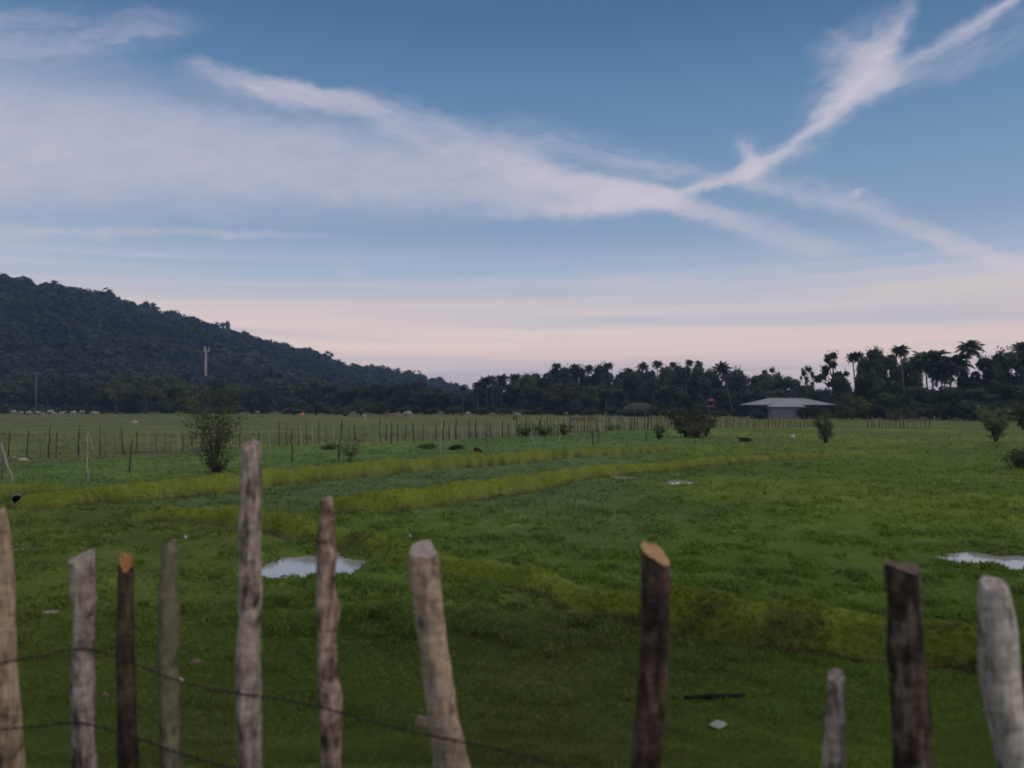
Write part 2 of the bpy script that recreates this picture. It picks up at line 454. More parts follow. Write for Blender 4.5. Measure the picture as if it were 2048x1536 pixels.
def terrain(x, y):
    x = np.asarray(x, float); y = np.asarray(y, float)
    near = y < 110
    z = (fbm(x * 0.25, y * 0.25, 3, 3) - 0.5) * 0.10 + (fbm(x * 1.1, y * 1.1, 5, 3) - 0.5) * 0.05
    z = z + (fbm(x * 0.06, y * 0.045, 9, 3) - 0.45) * 0.5 * sstep(38, 75, y)
    z = z + 0.48 * sstep(6.4, 4.0, y) + 0.75 * sstep(3.2, 0.8, y)
    if near.any():
        xn, yn = x[near], y[near]; add = np.zeros(xn.shape)
        wob = (fbm(xn * 0.7, yn * 0.7, 15, 3) - 0.5)
        flat = np.ones(xn.shape)
        for P, hw in BUNDS:
            d, h, sd = pdist(P, xn, yn)
            d = np.maximum(0, d + wob * 0.25)
            prof = 1 - sstep(hw * 0.22, hw * np.where(sd < 0, 0.7, 1.2), d)
            add = np.maximum(add, h * prof * (0.72 + 0.56 * fbm(xn * 2.6, yn * 2.6, 21, 4)))
        for P, hw in BANKS:
            d, h, sd = pdist(P, xn, yn)
            add = add - 0.08 * (1 - sstep(hw * 0.4, hw * 1.2, d + wob * 0.4))
        r = puddle_r(xn, yn)
        k = 1 - sstep(0.55, 1.5, r)
        base = z[near]
        base = base * (1 - k) - 0.14 * k
        z[near] = base + add * (1 - k)
        # rough weedy clumps in the wet field
        cl = fbm(xn * 2.6, yn * 2.6, 41, 3)
        z[near] += 0.06 * sstep(0.5, 0.72, cl) * (1 - k) * sstep(7.5, 9, yn) * (1 - sstep(20, 30, yn))
    return z
def ipol(px, pts):
    return np.interp(px, [p[0] for p in pts], [p[1] for p in pts])
FENCE_Y = [(-400, 940), (0, 932), (110, 925), (250, 916), (400, 909), (520, 890), (620, 889), (760, 886), (900, 880), (1020, 872), (1150, 866), (1300, 862), (1450, 858), (1640, 854), (1850, 850), (2048, 848), (2500, 848)]
def lerp3(a, b, k): return a * (1 - k)[..., None] + np.array(b) * k[..., None]
def albedo(x, y):
    """ground-cover colour, with some shade painted in"""
    x = np.asarray(x, float); y = np.asarray(y, float)
    yy = np.maximum(y, 3.5)
    px = 1024 + FPX * x / yy; py = HORY + FPX * CAMH / yy
    big = fbm(x * 0.12, y * 0.12, 51, 4); mid = fbm(x * 0.6, y * 0.6, 57, 4); fine = fbm(x * 2.6, y * 2.6, 41, 3)
    n = x.shape
    c = np.broadcast_to(np.array(C_FIELD), n + (3,)).copy()
    # left lower paddock: yellower
    k = sstep(700, 350, px) * sstep(985, 1020, py); c = lerp3(c, C_LEFT, k * 0.8)
    # dull trampled middle foreground
    k = np.exp(-((px - 1080) / 330.0) ** 2) * sstep(1150, 1260, py); c = lerp3(c, C_DULL, k * 0.75)
    k = np.exp(-((px - 420) / 170.0) ** 2) * sstep(1290, 1420, py); c = lerp3(c, C_DULL, k * 0.5)
    k = sstep(1190, 1400, py) * (0.35 + 0.65 * sstep(0.35, 0.6, fbm(x * 0.8, y * 0.8, 67, 3))); c = lerp3(c, C_NEAR_DIM, k * 0.15)  # near ground coloured darker to imitate lens vignetting
    # wet paddocks between the bunds
    fy = ipol(px, FENCE_Y)
    r1 = ipol(px, [(-500, 1010), (100, 990), (470, 960), (700, 935), (1000, 915), (1350, 898), (1500, 888), (2500, 885)])
    k = sstep(4, -4, py - r1); c = lerp3(c, C_PADDOCK, k * 0.85)
    k = sstep(-4, 4, py - r1) * sstep(1400, 1100, px) * sstep(1040, 990, py - 0.0) * sstep(150, 420, px); c = lerp3(c, C_WET, k * 0.8)
    k = sstep(700, 1250, px) * sstep(1130, 1060, py) * sstep(985, 1040, py) * sstep(1500, 1150, px); c = lerp3(c, C_WET, k * 0.35)
    # far dry pasture beyond the fence
    k = sstep(2, -2, py - fy); c = lerp3(c, C_PASTURE, k * 0.92)
    k2 = k * sstep(0.45, 0.6, fbm(x * 0.02, y * 0.06, 61, 3)); c = lerp3(c, C_PASTURE2, k2 * 0.6)
    k3 = sstep(853, 846, py) * sstep(1700, 1450, px) * sstep(440, 520, px); c = lerp3(c, C_PASTG, k3 * 0.6)
    kr = sstep(1350, 1500, px) * sstep(905, 880, py); c = lerp3(c, C_RIGHTY, kr * 0.6)
    # variation
    c = c * (0.72 + 0.56 * mid)[..., None] * (0.8 + 0.4 * big)[..., None]
    kk = sstep(0.52, 0.7, big); c = c * (1 + np.stack([0.22 * kk, 0.08 * kk, 0 * kk], -1))
    near = y < 110
    xn, yn = x[near], y[near]
    if near.any():
        cn = c[near]; wob = (fbm(xn * 0.7, yn * 0.7, 15, 3) - 0.5)
        fn = fine[near]
        cn = cn * (0.80 + 0.4 * fn)[..., None]
        for P, hw in BUNDS:
            d, h, sd = pdist(P, xn, yn); d = np.maximum(0, d + wob * 0.25)
            k = (1 - sstep(hw * 0.6, hw * 1.05, d)) * np.clip(h / 0.25, 0, 1)
            cn = lerp3(cn, C_BUND, k * (0.62 + 0.5 * fn))
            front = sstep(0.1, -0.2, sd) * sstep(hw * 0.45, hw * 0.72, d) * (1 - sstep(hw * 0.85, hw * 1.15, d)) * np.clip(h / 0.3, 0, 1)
            cn = lerp3(cn, C_EARTH_SHADE, front * (0.42 + 0.5 * sstep(0.36, 0.60, fbm(xn * 4.0, yn * 4.0, 77, 4))))  # brown earth on the camera-facing foot, also painting in shade the form lacks
        for P, hw in BANKS:
            d, h, sd = pdist(P, xn, yn)
            cn = lerp3(cn, C_EARTH_SHADE, (1 - sstep(hw * 0.4, hw * 1.25, d + wob * 0.8)) * (0.15 + 0.45 * sstep(0.42, 0.6, fbm(xn * 3.5, yn * 3.5, 79, 4))))
        r = puddle_r(xn, yn)
        cn = lerp3(cn, C_MUD, (1 - sstep(1.0, 1.2, r)) * 0.6)
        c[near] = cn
    return np.clip(c, 0.004, 1)
C_FIELD = (0.094, 0.150, 0.024); C_LEFT = (0.108, 0.146, 0.030); C_DULL = (0.098, 0.112, 0.036); C_NEAR_DIM = (0.085, 0.115, 0.024)
C_PADDOCK = (0.095, 0.165, 0.044); C_WET = (0.105, 0.160, 0.066); C_PASTURE = (0.124, 0.146, 0.056); C_PASTURE2 = (0.112, 0.104, 0.050)
C_PASTG = (0.13, 0.15, 0.045); C_RIGHTY = (0.125, 0.145, 0.03); C_BUND = (0.142, 0.176, 0.021); C_EARTH_SHADE = (0.058, 0.045, 0.027); C_MUD = (0.10, 0.085, 0.060)

# hill: ridge line traced in azimuth, skyline includes ~8 m trees
HILL = [(-900, 510), (-500, 520), (-200, 545), (0, 572), (120, 592), (200, 600), (300, 624), (400, 650), (470, 668), (560, 696), (640, 712), (700, 731), (780, 749), (850, 764), (920, 782), (1000, 800), (1100, 812)]
def hill_z(x, y):
    px = 1024 + FPX * x / np.maximum(y, 1)
    ry = ipol(px, HILL)
    dr = np.interp(px, [-900, 0, 500, 1000], [620, 620, 700, 820])
    zr = CAMH + dr * (HORY - ry) / FPX - 5.0
    zr = np.maximum(zr, 0) * sstep(1120, 960, px)
    d0 = np.interp(px, [-900, 0, 500, 1000], [275, 285, 330, 520])
    t = np.clip((y - d0) / (dr - d0), 0, 1)
    prof = np.where(t < 1, 0.35 * t + 0.65 * t * t * (3 - 2 * t), 1)
    back = np.clip(1 - (y - dr) / 700.0, 0, 1)
    z = zr * prof * np.where(y > dr, back, 1)
    z = z + (fbm(x * 0.012, y * 0.012, 81, 4) - 0.5) * 16 * sstep(0.05, 0.5, t) * np.clip(zr / 40, 0, 1)
    return np.maximum(z, -1.0), t

# ------------------------------------------------------------------ setting
def build_field():
    m, nt, b, out = newmat('field_grass')
    at_ = nt.nodes.new('ShaderNodeAttribute'); at_.attribute_name = 'cover'
    g = nt.nodes.new('ShaderNodeNewGeometry')
    n = noise(nt, g.outputs['Position'], 14.0, 5, 0.65)
    n2 = noise(nt, g.outputs['Position'], 1.3, 4, 0.6)
    k = ramp(nt, n.outputs[0], [(0.3, (0.55, 0.55, 0.55)), (0.7, (1.4, 1.4, 1.4))])
    c = mixc(nt, 0.8, at_.outputs['Color'], k, 'MULTIPLY')
    k2 = ramp(nt, n2.outputs[0], [(0.35, (0.75, 0.78, 0.75)), (0.65, (1.2, 1.18, 1.2))])
    c = mixc(nt, 0.8, c, k2, 'MULTIPLY')
    nt.links.new(c, b.inputs['Base Color']); b.inputs['Roughness'].default_value = 0.95
    b.inputs['Specular IOR Level'].default_value = 0.1
    bump(nt, b, (E(n.outputs[0]) + E(n2.outputs[0])).v, 0.7, 0.05)
    # sheet: rows of equal picture height up to 60 m, then growing to 1800 m
    pys = np.linspace(1990, 872, 760)
    ys = CAMH * FPX / (pys - HORY)
    ys = np.concatenate([np.linspace(-40, 2.8, 24), ys, np.geomspace(ys[-1] * 1.012, 1200, 130)])
    ts = np.concatenate([-np.geomspace(7, 0.82, 26), np.linspace(-0.80, 0.80, 560), np.geomspace(0.82, 7, 26)])
    Y, T = np.meshgrid(ys, ts, indexing='ij')
    X = T * np.maximum(Y, 4.0)
    Z = terrain(X.ravel(), Y.ravel())
    V = np.stack([X.ravel(), Y.ravel(), Z], -1)
    r, c_ = Y.shape
    I = np.arange(r * c_).reshape(r, c_)
    F = np.stack([I[:-1, :-1], I[:-1, 1:], I[1:, 1:], I[1:, :-1]], -1).reshape(-1, 4)
    me = mesh_np('field', V, F, m, True)
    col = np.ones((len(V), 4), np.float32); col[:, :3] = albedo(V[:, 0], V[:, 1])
    ca = me.color_attributes.new('cover', 'FLOAT_COLOR', 'POINT'); ca.data.foreach_set('color', col.ravel())
    o = obj('field', me); tag(o, 'green wet field and olive pasture reaching to the tree line', kind='structure')
build_field()

def build_puddles():
    m, nt, b, out = newmat('puddle_water')
    b.inputs['Base Color'].default_value = (0.36, 0.35, 0.35, 1); b.inputs['Roughness'].default_value = 0.08
    b.inputs['IOR'].default_value = 1.5; b.inputs['Specular IOR Level'].default_value = 0.9
    g = nt.nodes.new('ShaderNodeNewGeometry'); n = noise(nt, g.outputs['Position'], 9, 3)
    bump(nt, b, n.outputs[0], 0.06, 0.01)
    labs = ['white shining puddle behind the tall slim fence sticks', 'long bright puddle at the right edge of the field', 'small bright puddle far out in the green field',
            'faint wet patch left of the far bright puddle', 'broken puddle between the two leftmost fence sticks', 'tiny wet gleam right of the dark orange-topped stick', 'glinting wet patch beside the leftmost stick',
            'thin wet line above the waisted grey stick', 'small pool beside the grassy bund near the oblique-cut post', 'tiny gleam above the small far puddle', 'small gleam left of the tall grey stick']
    for i, (cx, cy, rx, ry) in enumerate(PUD):
        vs = []; N = 48
        for k in range(N):
            a = 2 * math.pi * k / N; rr = 1.5
            vs.append((cx + rx * rr * math.cos(a), cy + ry * rr * math.sin(a), -0.055))
        me = mesh_np('puddle', np.array(vs), [list(range(N))], m)
        o = obj('puddle', me); tag(o, labs[i], kind='structure')
build_puddles()

# ------------------------------------------------------------------ vegetation protos
def quads(P, U, W):
    """leaf quads centred at P with half axes U, W (n,3)"""
    n = len(P)
    V = np.stack([P - U - W * 0.4, P + U * 0.2 - W, P + U + W * 0.3, P - U * 0.1 + W], 1).reshape(-1, 3)
    F = np.arange(4 * n).reshape(n, 4)
    return V, F
def rdirs(n, g=rng):
    v = g.normal(size=(n, 3)); return v / np.linalg.norm(v, axis=1, keepdims=True)
def leaf_cloud(cent, rad, n, size, flat=0.8, shell=0.55, rj=0.6):
    """leaves spread through clumps"""
    cent = np.asarray(cent, float); rad = np.asarray(rad, float)
    w = rad ** 2; idx = rng.choice(len(cent), n, p=w / w.sum())
    d = rdirs(n); r = rng.uniform(shell, 1.06, n) ** 0.8
    P = cent[idx] + d * (rad[idx] * r)[:, None] * np.array([1, 1, flat])
    nrm = d * 0.7 + rdirs(n) * rj + np.array([0, 0, 0.35]); nrm /= np.linalg.norm(nrm, axis=1, keepdims=True)
    U = np.cross(nrm, rdirs(n)); U /= np.linalg.norm(U, axis=1, keepdims=True); W = np.cross(nrm, U)
    s = rng.uniform(0.6, 1.3, n)[:, None] * size
    return quads(P, U * s, W * s * 0.62)

BARK = mat_simple('tree_bark', (0.10, 0.085, 0.07), (0.045, 0.038, 0.03), 4.0)
PALMBARK = mat_simple('palm_bark', (0.135, 0.12, 0.105), (0.08, 0.07, 0.06), 6.0, sc=(1, 1, 4))
LEAF_DARK = mat_leaf('dark_foliage', (0.074, 0.100, 0.050), (0.032, 0.045, 0.028), var=0.5)
LEAF_MID = mat_leaf('mid_foliage', (0.085, 0.115, 0.048), (0.042, 0.060, 0.028), var=0.3)
LEAF_OLIVE = mat_leaf('olive_foliage', (0.105, 0.112, 0.046), (0.052, 0.060, 0.028), var=0.3)
LEAF_BROWN = mat_leaf('dry_foliage', (0.085, 0.072, 0.042), (0.050, 0.046, 0.030))
LEAF_HILL = mat_leaf('hill_foliage', (0.044, 0.060, 0.034), (0.013, 0.021, 0.018), 0.035, 0.0)
LEAF_PALM = mat_leaf('palm_fronds', (0.056, 0.072, 0.034), (0.036, 0.046, 0.026))

def broad_proto(kind, seed):
    """unit tree: height 1, crown about as wide as tall; returns trunk mesh, crown mesh"""
    r = random.Random(seed); cs = []; rs = []; mb = MB()
    if kind == 'round':
        base = 0.2; n = 26
        for i in range(n):
            a = r.uniform(0, 6.28); h = r.uniform(0.10, 0.9); prof = math.sin(min(1, (h - 0.06) / 0.92) * math.pi) ** 0.55
            q = 0.38 * prof * math.sqrt(r.uniform(0.15, 1))
            cs.append((q * math.cos(a), q * math.sin(a), h)); rs.append(r.uniform(0.10, 0.17))
        nl = 5600; sz = 0.034
    elif kind == 'spreading':
        base = 0.38; n = 18
        for i in range(n):
            a = r.uniform(0, 6.28); q = 0.46 * math.sqrt(r.uniform(0.05, 1)); h = 0.82 - 0.9 * q * q + r.uniform(-0.16, 0.05)
            cs.append((q * math.cos(a), q * math.sin(a), h)); rs.append(r.uniform(0.10, 0.16))
        nl = 4200; sz = 0.033
    elif kind == 'tall':
        base = 0.3; n = 16
        for i in range(n):
            a = r.uniform(0, 6.28); h = r.uniform(0.3, 0.93); q = 0.22 * math.sqrt(r.uniform(0, 1)) * (1.15 - 0.6 * h)
            cs.append((q * math.cos(a), q * math.sin(a), h)); rs.append(r.uniform(0.07, 0.12))
        nl = 3600; sz = 0.030
    elif kind == 'sparse':
        base = 0.4; n = 15
        for i in range(n):
            a = r.uniform(0, 6.28); h = r.uniform(0.45, 0.93); q = r.uniform(0.1, 0.36) * (1.25 - 0.7 * (h - 0.4))
            cs.append((q * math.cos(a), q * math.sin(a), h)); rs.append(r.uniform(0.045, 0.10))
        cs.append((0, 0, 0.93)); rs.append(0.085)
        nl = 1700; sz = 0.030
    elif kind == 'bush':
        base = 0.05; n = 16
        for i in range(n):
            a = r.uniform(0, 6.28); q = 0.62 * math.sqrt(r.uniform(0, 1)); h = (0.75 - 0.75 * q * q) * r.uniform(0.35, 1.05)
            cs.append((q * math.cos(a), q * math.sin(a), max(0.12, h))); rs.append(r.uniform(0.14, 0.24))
        nl = 2600; sz = 0.042
    V, F = leaf_cloud(cs, rs, nl, sz, 0.62 if kind == 'sparse' else 0.8, 0.2 if kind == 'sparse' else 0.55)
    V[:, 2] = np.maximum(V[:, 2], 0.0)
    # loose twigs outside the clumps
    k = nl // 7
    dd = rdirs(k); ci = rng.integers(0, len(cs), k)
    P = np.array(cs)[ci] + dd * (np.array(rs)[ci] * rng.uniform(1.0, 1.45, k))[:, None]
    P[:, 2] = np.maximum(P[:, 2], 0.02)
    U = rdirs(k) * sz * 0.8; W = np.cross(U, rdirs(k)) * 0.5
    V2, F2 = quads(P, U, W)
    zmax = max(V[:, 2].max(), 1e-3)
    V = np.concatenate([V, V2]); F = np.concatenate([F, F2 + len(V) - len(V2)])
    # trunk and limbs
    top = (r.uniform(-.03, .03), r.uniform(-.03, .03), base + 0.25)
    if kind != 'bush':
        mb.tube([(0, 0, -0.03), (r.uniform(-.02, .02), r.uniform(-.02, .02), base * 0.6), top, (top[0] * 1.5, top[1] * 1.5, min(0.85, base + 0.45))], [0.034, 0.026, 0.02, 0.008], 8)
    else:
        top = (0, 0, 0.12)
        mb.tube([(0, 0, -0.03), (0, 0, 0.1), (0.02, 0.0, 0.3)], [0.05, 0.03, 0.01], 7)
    for c, rr in zip(cs, rs):
        b0 = Vector(top) * r.uniform(0.75, 1.0); c = Vector(c)
        midp = b0.lerp(c, 0.5) + Vector((0, 0, -0.03))
        mb.tube([b0, midp, c, c + (c - midp) * 0.35], [0.013, 0.009, 0.005, 0.002], 5)
    return mb.mesh('trunk', BARK, True), (V, F)
PROTO = {}
def get_proto(kind, k, mat):
    key = (kind, k)
    if key not in PROTO: PROTO[key] = broad_proto(kind, hash_seed(kind, k))
    tm, (V, F) = PROTO[key]
    mk = (kind, k, mat.name)
    if mk not in PROTO: PROTO[mk] = mesh_np('crown', V, F, mat)
    return tm, PROTO[mk]
def hash_seed(kind, k): return sum(ord(c) * (i + 3) for i, c in enumerate(kind)) * 7 + k * 101
NVAR = {'round': 5, 'spreading': 4, 'tall': 4, 'sparse': 4, 'bush': 4}

def tree(name, cat, label, px, pytop, wpx, d, kind, mat, group, zb=None, shrink=1.0):
    """broadleaf tree or bush; its top and width given as the photo shows them at distance d"""
    x = gx(px, d)
    if zb is None: zb = float(terrain(np.array([x]), np.array([d]))[0]) - 0.05
    H = topz(pytop, d) - zb
    Wd = wpx / FPX * d
    natural = {'round': 0.94, 'spreading': 1.1, 'tall': 0.56, 'sparse': 0.72, 'bush': 1.5}[kind]
    sxy = Wd / natural
    o = thing(name, label, cat, (x, d, zb), rnd.uniform(0, 6.28), group, (sxy * 1.06, sxy * 1.06, H * 1.05))
    tm, cm = get_proto(kind, rnd.randrange(NVAR[kind]), mat)
    obj('trunk', tm, o); obj('crown', cm, o)
    return o

def palm_crown_mesh(seed, droop=1.0, n=26):
    r = random.Random(seed); vs = []; fs = []
    for k in range(n):
        a = 2 * math.pi * k * 0.618034 + r.uniform(-.2, .2)
        up = -0.55 + 1.9 * (k + r.random()) / n; L = r.uniform(0.85, 1.1) * (1.0 if up < 0.9 else 0.85)
        # rachis arc
        pts = []; pos = Vector((0, 0, 0)); ang = up
        for s in range(9):
            pts.append(pos.copy())
            pos = pos + Vector((math.cos(ang) * math.cos(a), math.cos(ang) * math.sin(a), math.sin(ang))) * (L / 8)
            ang -= 0.13 * droop * (0.5 + s * 0.16)
        side = Vector((-math.sin(a), math.cos(a), 0))
        for s in range(1, 9):
            for h in (0.0, 0.5):
                if s == 8 and h: continue
                p = pts[s] if not h else (pts[s] + pts[s + 1]) / 2 if s < 8 else pts[s]
                t = (s + h) / 8; ll = 0.30 * math.sin(min(1, t * 0.9 + 0.18) * math.pi) ** 0.6 + 0.03
                fw = (pts[s] - pts[s - 1]).normalized()
                for sg in (-1, 1):
                    e = p + side * sg * ll * 0.75 + fw * ll * 0.55 + Vector((0, 0, -ll * r.uniform(0.3, 0.75)))
                    w = fw * 0.040
                    b = len(vs); vs += [p - w, p + w, e + w * 0.4, e - w * 0.4]; fs.append((b, b + 1, b + 2, b + 3))
        for s in range(8):  # rachis ribbon
            b = len(vs); w = side * 0.012 * (1 - s / 9); vs += [pts[s] - w, pts[s] + w, pts[s + 1] + w * 0.8, pts[s + 1] - w * 0.8]; fs.append((b, b + 1, b + 2, b + 3))
    return mesh_np('crown', np.array([tuple(v) for v in vs]), np.array(fs), LEAF_PALM)
PALMC = [palm_crown_mesh(100 + i, dr, n) for i, (dr, n) in enumerate([(1.0, 26), (1.35, 28), (0.8, 28), (1.6, 38), (1.1, 30)])]
def palm(label, px, pytop, d, cr_px, lean=0.0, group='coconut palms of the grove', basepx=None, zb=None, var=None):
    """coconut palm: crown top at pytop, crown half width cr_px"""
    rad = cr_px * 1.2 / FPX * d
    x1 = gx(px, d); x0 = gx(px + lean if basepx is None else basepx, d)
    if zb is None: zb = float(terrain(np.array([x0]), np.array([d]))[0]) - 0.1
    zt = topz(pytop, d) - rad * 0.78
    o = thing('coconut_palm', label, 'palm tree', (x0, d, zb), 0, group)
    mb = MB(); H = zt - zb; dx = x1 - x0; pts = []; rr = []
    for i in range(8):
        t = i / 7; pts.append((dx * (t ** 1.35), rnd.uniform(-.03, .03), H * t)); rr.append(0.21 - 0.09 * t + (0.10 if i == 0 else 0))
    mb.tube(pts, rr, 8)
    obj('trunk', mb.mesh('trunk', PALMBARK, True), o)
    c = obj('crown', PALMC[rnd.randrange(5) if var is None else var], o)
    c.location = (dx, 0, H - 0.05); c.scale = (rad, rad, rad); c.rotation_euler = (rnd.uniform(-.15, .15), rnd.uniform(-.15, .15), rnd.uniform(0, 6.28))
    return o

# ------------------------------------------------------------------ hill with its forest
def build_hill():
    m = mat_simple('hill_soil', (0.05, 0.055, 0.035), (0.03, 0.033, 0.024), 0.05)
    pxs = np.linspace(-1400, 1140, 170); ys = np.linspace(262, 1150, 120)
    Y, PX = np.meshgrid(ys, pxs, indexing='ij'); X = (PX - 1024) / FPX * Y
    Z, t = hill_z(X, Y); Z = Z - 0.6 + 0.6 * (t > 0) - 0.4
    I = np.arange(Y.size).reshape(Y.shape)
    F = np.stack([I[:-1, :-1], I[:-1, 1:], I[1:, 1:], I[1:, :-1]], -1).reshape(-1, 4)
    o = obj('hill', mesh_np('hill', np.stack([X.ravel(), Y.ravel(), Z.ravel()], -1), F, m, True))
    tag(o, 'long forested hill falling from the left towards the palms', kind='structure')
    # crowns of the hillside wood: one far mass
    N = 5200
    px = rng.uniform(-260, 1010, N * 3); tt = rng.uniform(0.0, 1.12, N * 3)
    dr = np.interp(px, [-900, 0, 500, 1000], [620, 620, 700, 820]); d0 = np.interp(px, [-900, 0, 500, 1000], [275, 285, 330, 520])
    y = d0 + tt * (dr - d0); x = (px - 1024) / FPX * y
    z, t = hill_z(x, y)
    keep = rng.random(len(px)) < (0.45 + 0.55 * t) * np.interp(px, [-260, 600, 1000], [0.5, 0.42, 0.30])
    x, y, z = x[keep], y[keep], z[keep]
    VV = []; FF = []; nv = 0
    minis = []
    for k in range(8):
        cs = []; rs = []
        for i in range(7):
            a = rng.uniform(0, 6.28); q = 0.34 * math.sqrt(rng.random()); cs.append((q * math.cos(a), q * math.sin(a), rng.uniform(0.38, 0.82))); rs.append(rng.uniform(0.15, 0.26))
        minis.append(leaf_cloud(cs, rs, 120, 0.105, 0.75, 0.9, 0.08))
    for i in range(len(x)):
        V, F = minis[i % 8]
        h = 4.5 + 9 * rng.beta(1.6, 2.6) + (4 if rng.random() < 0.06 else 0); w = h * rng.uniform(0.85, 1.35); a = rng.uniform(0, 6.28)
        ca, sa = math.cos(a), math.sin(a)
        P = np.empty_like(V); P[:, 0] = (V[:, 0] * ca - V[:, 1] * sa) * w + x[i]; P[:, 1] = (V[:, 0] * sa + V[:, 1] * ca) * w + y[i]; P[:, 2] = V[:, 2] * h + z[i] - 0.8
        VV.append(P); FF.append(F + nv); nv += len(V)
    me = mesh_np('hillside_forest', np.concatenate(VV), np.concatenate(FF), LEAF_HILL)
    tone = np.repeat(np.clip(rng.normal(1.0, 0.2, len(x)), 0.5, 1.7) * (0.45 + 1.1 * fbm(x * 0.02, y * 0.02, 91, 3)), 480)[:nv]
    col = np.ones((nv, 4), np.float32); col[:, 0] = tone * np.repeat(rng.uniform(0.9, 1.25, len(x)), 480)[:nv]; col[:, 1] = tone; col[:, 2] = tone * np.repeat(rng.uniform(0.8, 1.15, len(x)), 480)[:nv]
    ca_ = me.color_attributes.new('tone', 'FLOAT_COLOR', 'POINT'); ca_.data.foreach_set('color', col.ravel())
    o = obj('hillside_forest', me); tag(o, 'dark bluish wood covering the whole hillside as one mass', 'forest', kind='stuff')
def forest_mass(name, label, X, Y, Zb, hmin, hmax, mat):
    minis = []
    for k in range(8):
        cs = []; rs = []
        for i in range(8):
            a = rng.uniform(0, 6.28); q = 0.36 * math.sqrt(rng.random()); cs.append((q * math.cos(a), q * math.sin(a), rng.uniform(0.12, 0.82))); rs.append(rng.uniform(0.15, 0.26))
        minis.append(leaf_cloud(cs, rs, 300, 0.06, 0.8, 0.7, 0.4))
    VV = []; FF = []; nv = 0
    for i in range(len(X)):
        V, F = minis[i % 8]; h = rng.uniform(hmin[i], hmax[i]); w = h * rng.uniform(0.8, 1.2); a = rng.uniform(0, 6.28); ca, sa = math.cos(a), math.sin(a)
        P = np.empty_like(V); P[:, 0] = (V[:, 0] * ca - V[:, 1] * sa) * w + X[i]; P[:, 1] = (V[:, 0] * sa + V[:, 1] * ca) * w + Y[i]; P[:, 2] = V[:, 2] * h + Zb
        VV.append(P); FF.append(F + nv); nv += len(V)
    o = obj(name, mesh_np(name, np.concatenate(VV), np.concatenate(FF), mat)); tag(o, label, 'forest', kind='stuff')
def hill_leaf_tone():
    m = LEAF_HILL; nt = m.node_tree; E.nt = nt
    b = [n for n in nt.nodes if n.type == 'BSDF_PRINCIPLED'][0]; t = [n for n in nt.nodes if n.type == 'BSDF_TRANSLUCENT'][0]
    src = b.inputs['Base Color'].links[0].from_socket
    a = nt.nodes.new('ShaderNodeAttribute'); a.attribute_name = 'tone'
    c = mixc(nt, 1.0, src, a.outputs['Color'], 'MULTIPLY')
    nt.links.new(c, b.inputs['Base Color']); nt.links.new(c, t.inputs[0])
hill_leaf_tone()
build_hill()

# trees standing out on the ridge (px, py top, width)
def hill_tree(label, px, pytop, w, kind, mat):
    dr = float(np.interp(px, [-900, 0, 500, 1000], [620, 620, 700, 820])) - 6
    x = gx(px, dr); z = float(hill_z(np.array([x]), np.array([dr]))[0][0])
    tree('ridge_tree', 'tree', label, px, pytop, w, dr, kind, mat, 'trees standing out on the hill ridge', zb=z - 1)
for a in [('upright tree at the far left end of the hill ridge', 18, 562, 22, 'tall', LEAF_DARK), ('slender spire-like tree on the ridge near the left edge', 45, 564, 12, 'tall', LEAF_DARK),
          ('low wide crown on the ridge right of the spire', 68, 580, 30, 'round', LEAF_DARK), ('flat-topped crown on the ridge left of the round one', 100, 580, 34, 'spreading', LEAF_DARK),
          ('small round-topped tree alone on the ridge', 141, 578, 14, 'round', LEAF_DARK), ('umbrella-shaped tree, highest of the ridge group', 195, 580, 30, 'spreading', LEAF_DARK),
          ('airy tree just right of the ridge umbrella tree', 214, 585, 20, 'sparse', LEAF_DARK), ('round dense tree ending the ridge umbrella group', 231, 592, 20, 'round', LEAF_DARK),
          ('wide pointed tree on the middle of the falling ridge', 296, 604, 30, 'round', LEAF_DARK), ('small crown right of the wide pointed ridge tree', 340, 621, 28, 'round', LEAF_DARK),
          ('flat crown on the ridge above the pale mast', 380, 632, 34, 'spreading', LEAF_DARK), ('domed tree on the ridge just right of the mast', 448, 644, 24, 'round', LEAF_DARK),
          ('low crown on the ridge between two domed trees', 485, 660, 30, 'spreading', LEAF_DARK), ('bushy tree on the ridge above the left palms', 552, 684, 24, 'round', LEAF_DARK),
          ('broad dark crown where the ridge dips', 618, 694, 34, 'round', LEAF_DARK), ('ragged pair-like crown on the lower ridge', 654, 703, 26, 'sparse', LEAF_DARK),
          ('low flat crown on the lower ridge', 748, 728, 30, 'spreading', LEAF_DARK), ('tiny airy tree on the lower ridge', 795, 737, 18, 'sparse', LEAF_DARK),
          ('small round tree low on the falling ridge', 818, 741, 14, 'round', LEAF_DARK), ('last rounded crown on the ridge before the palms', 872, 755, 34, 'round', LEAF_DARK)]:
    hill_tree(*a)

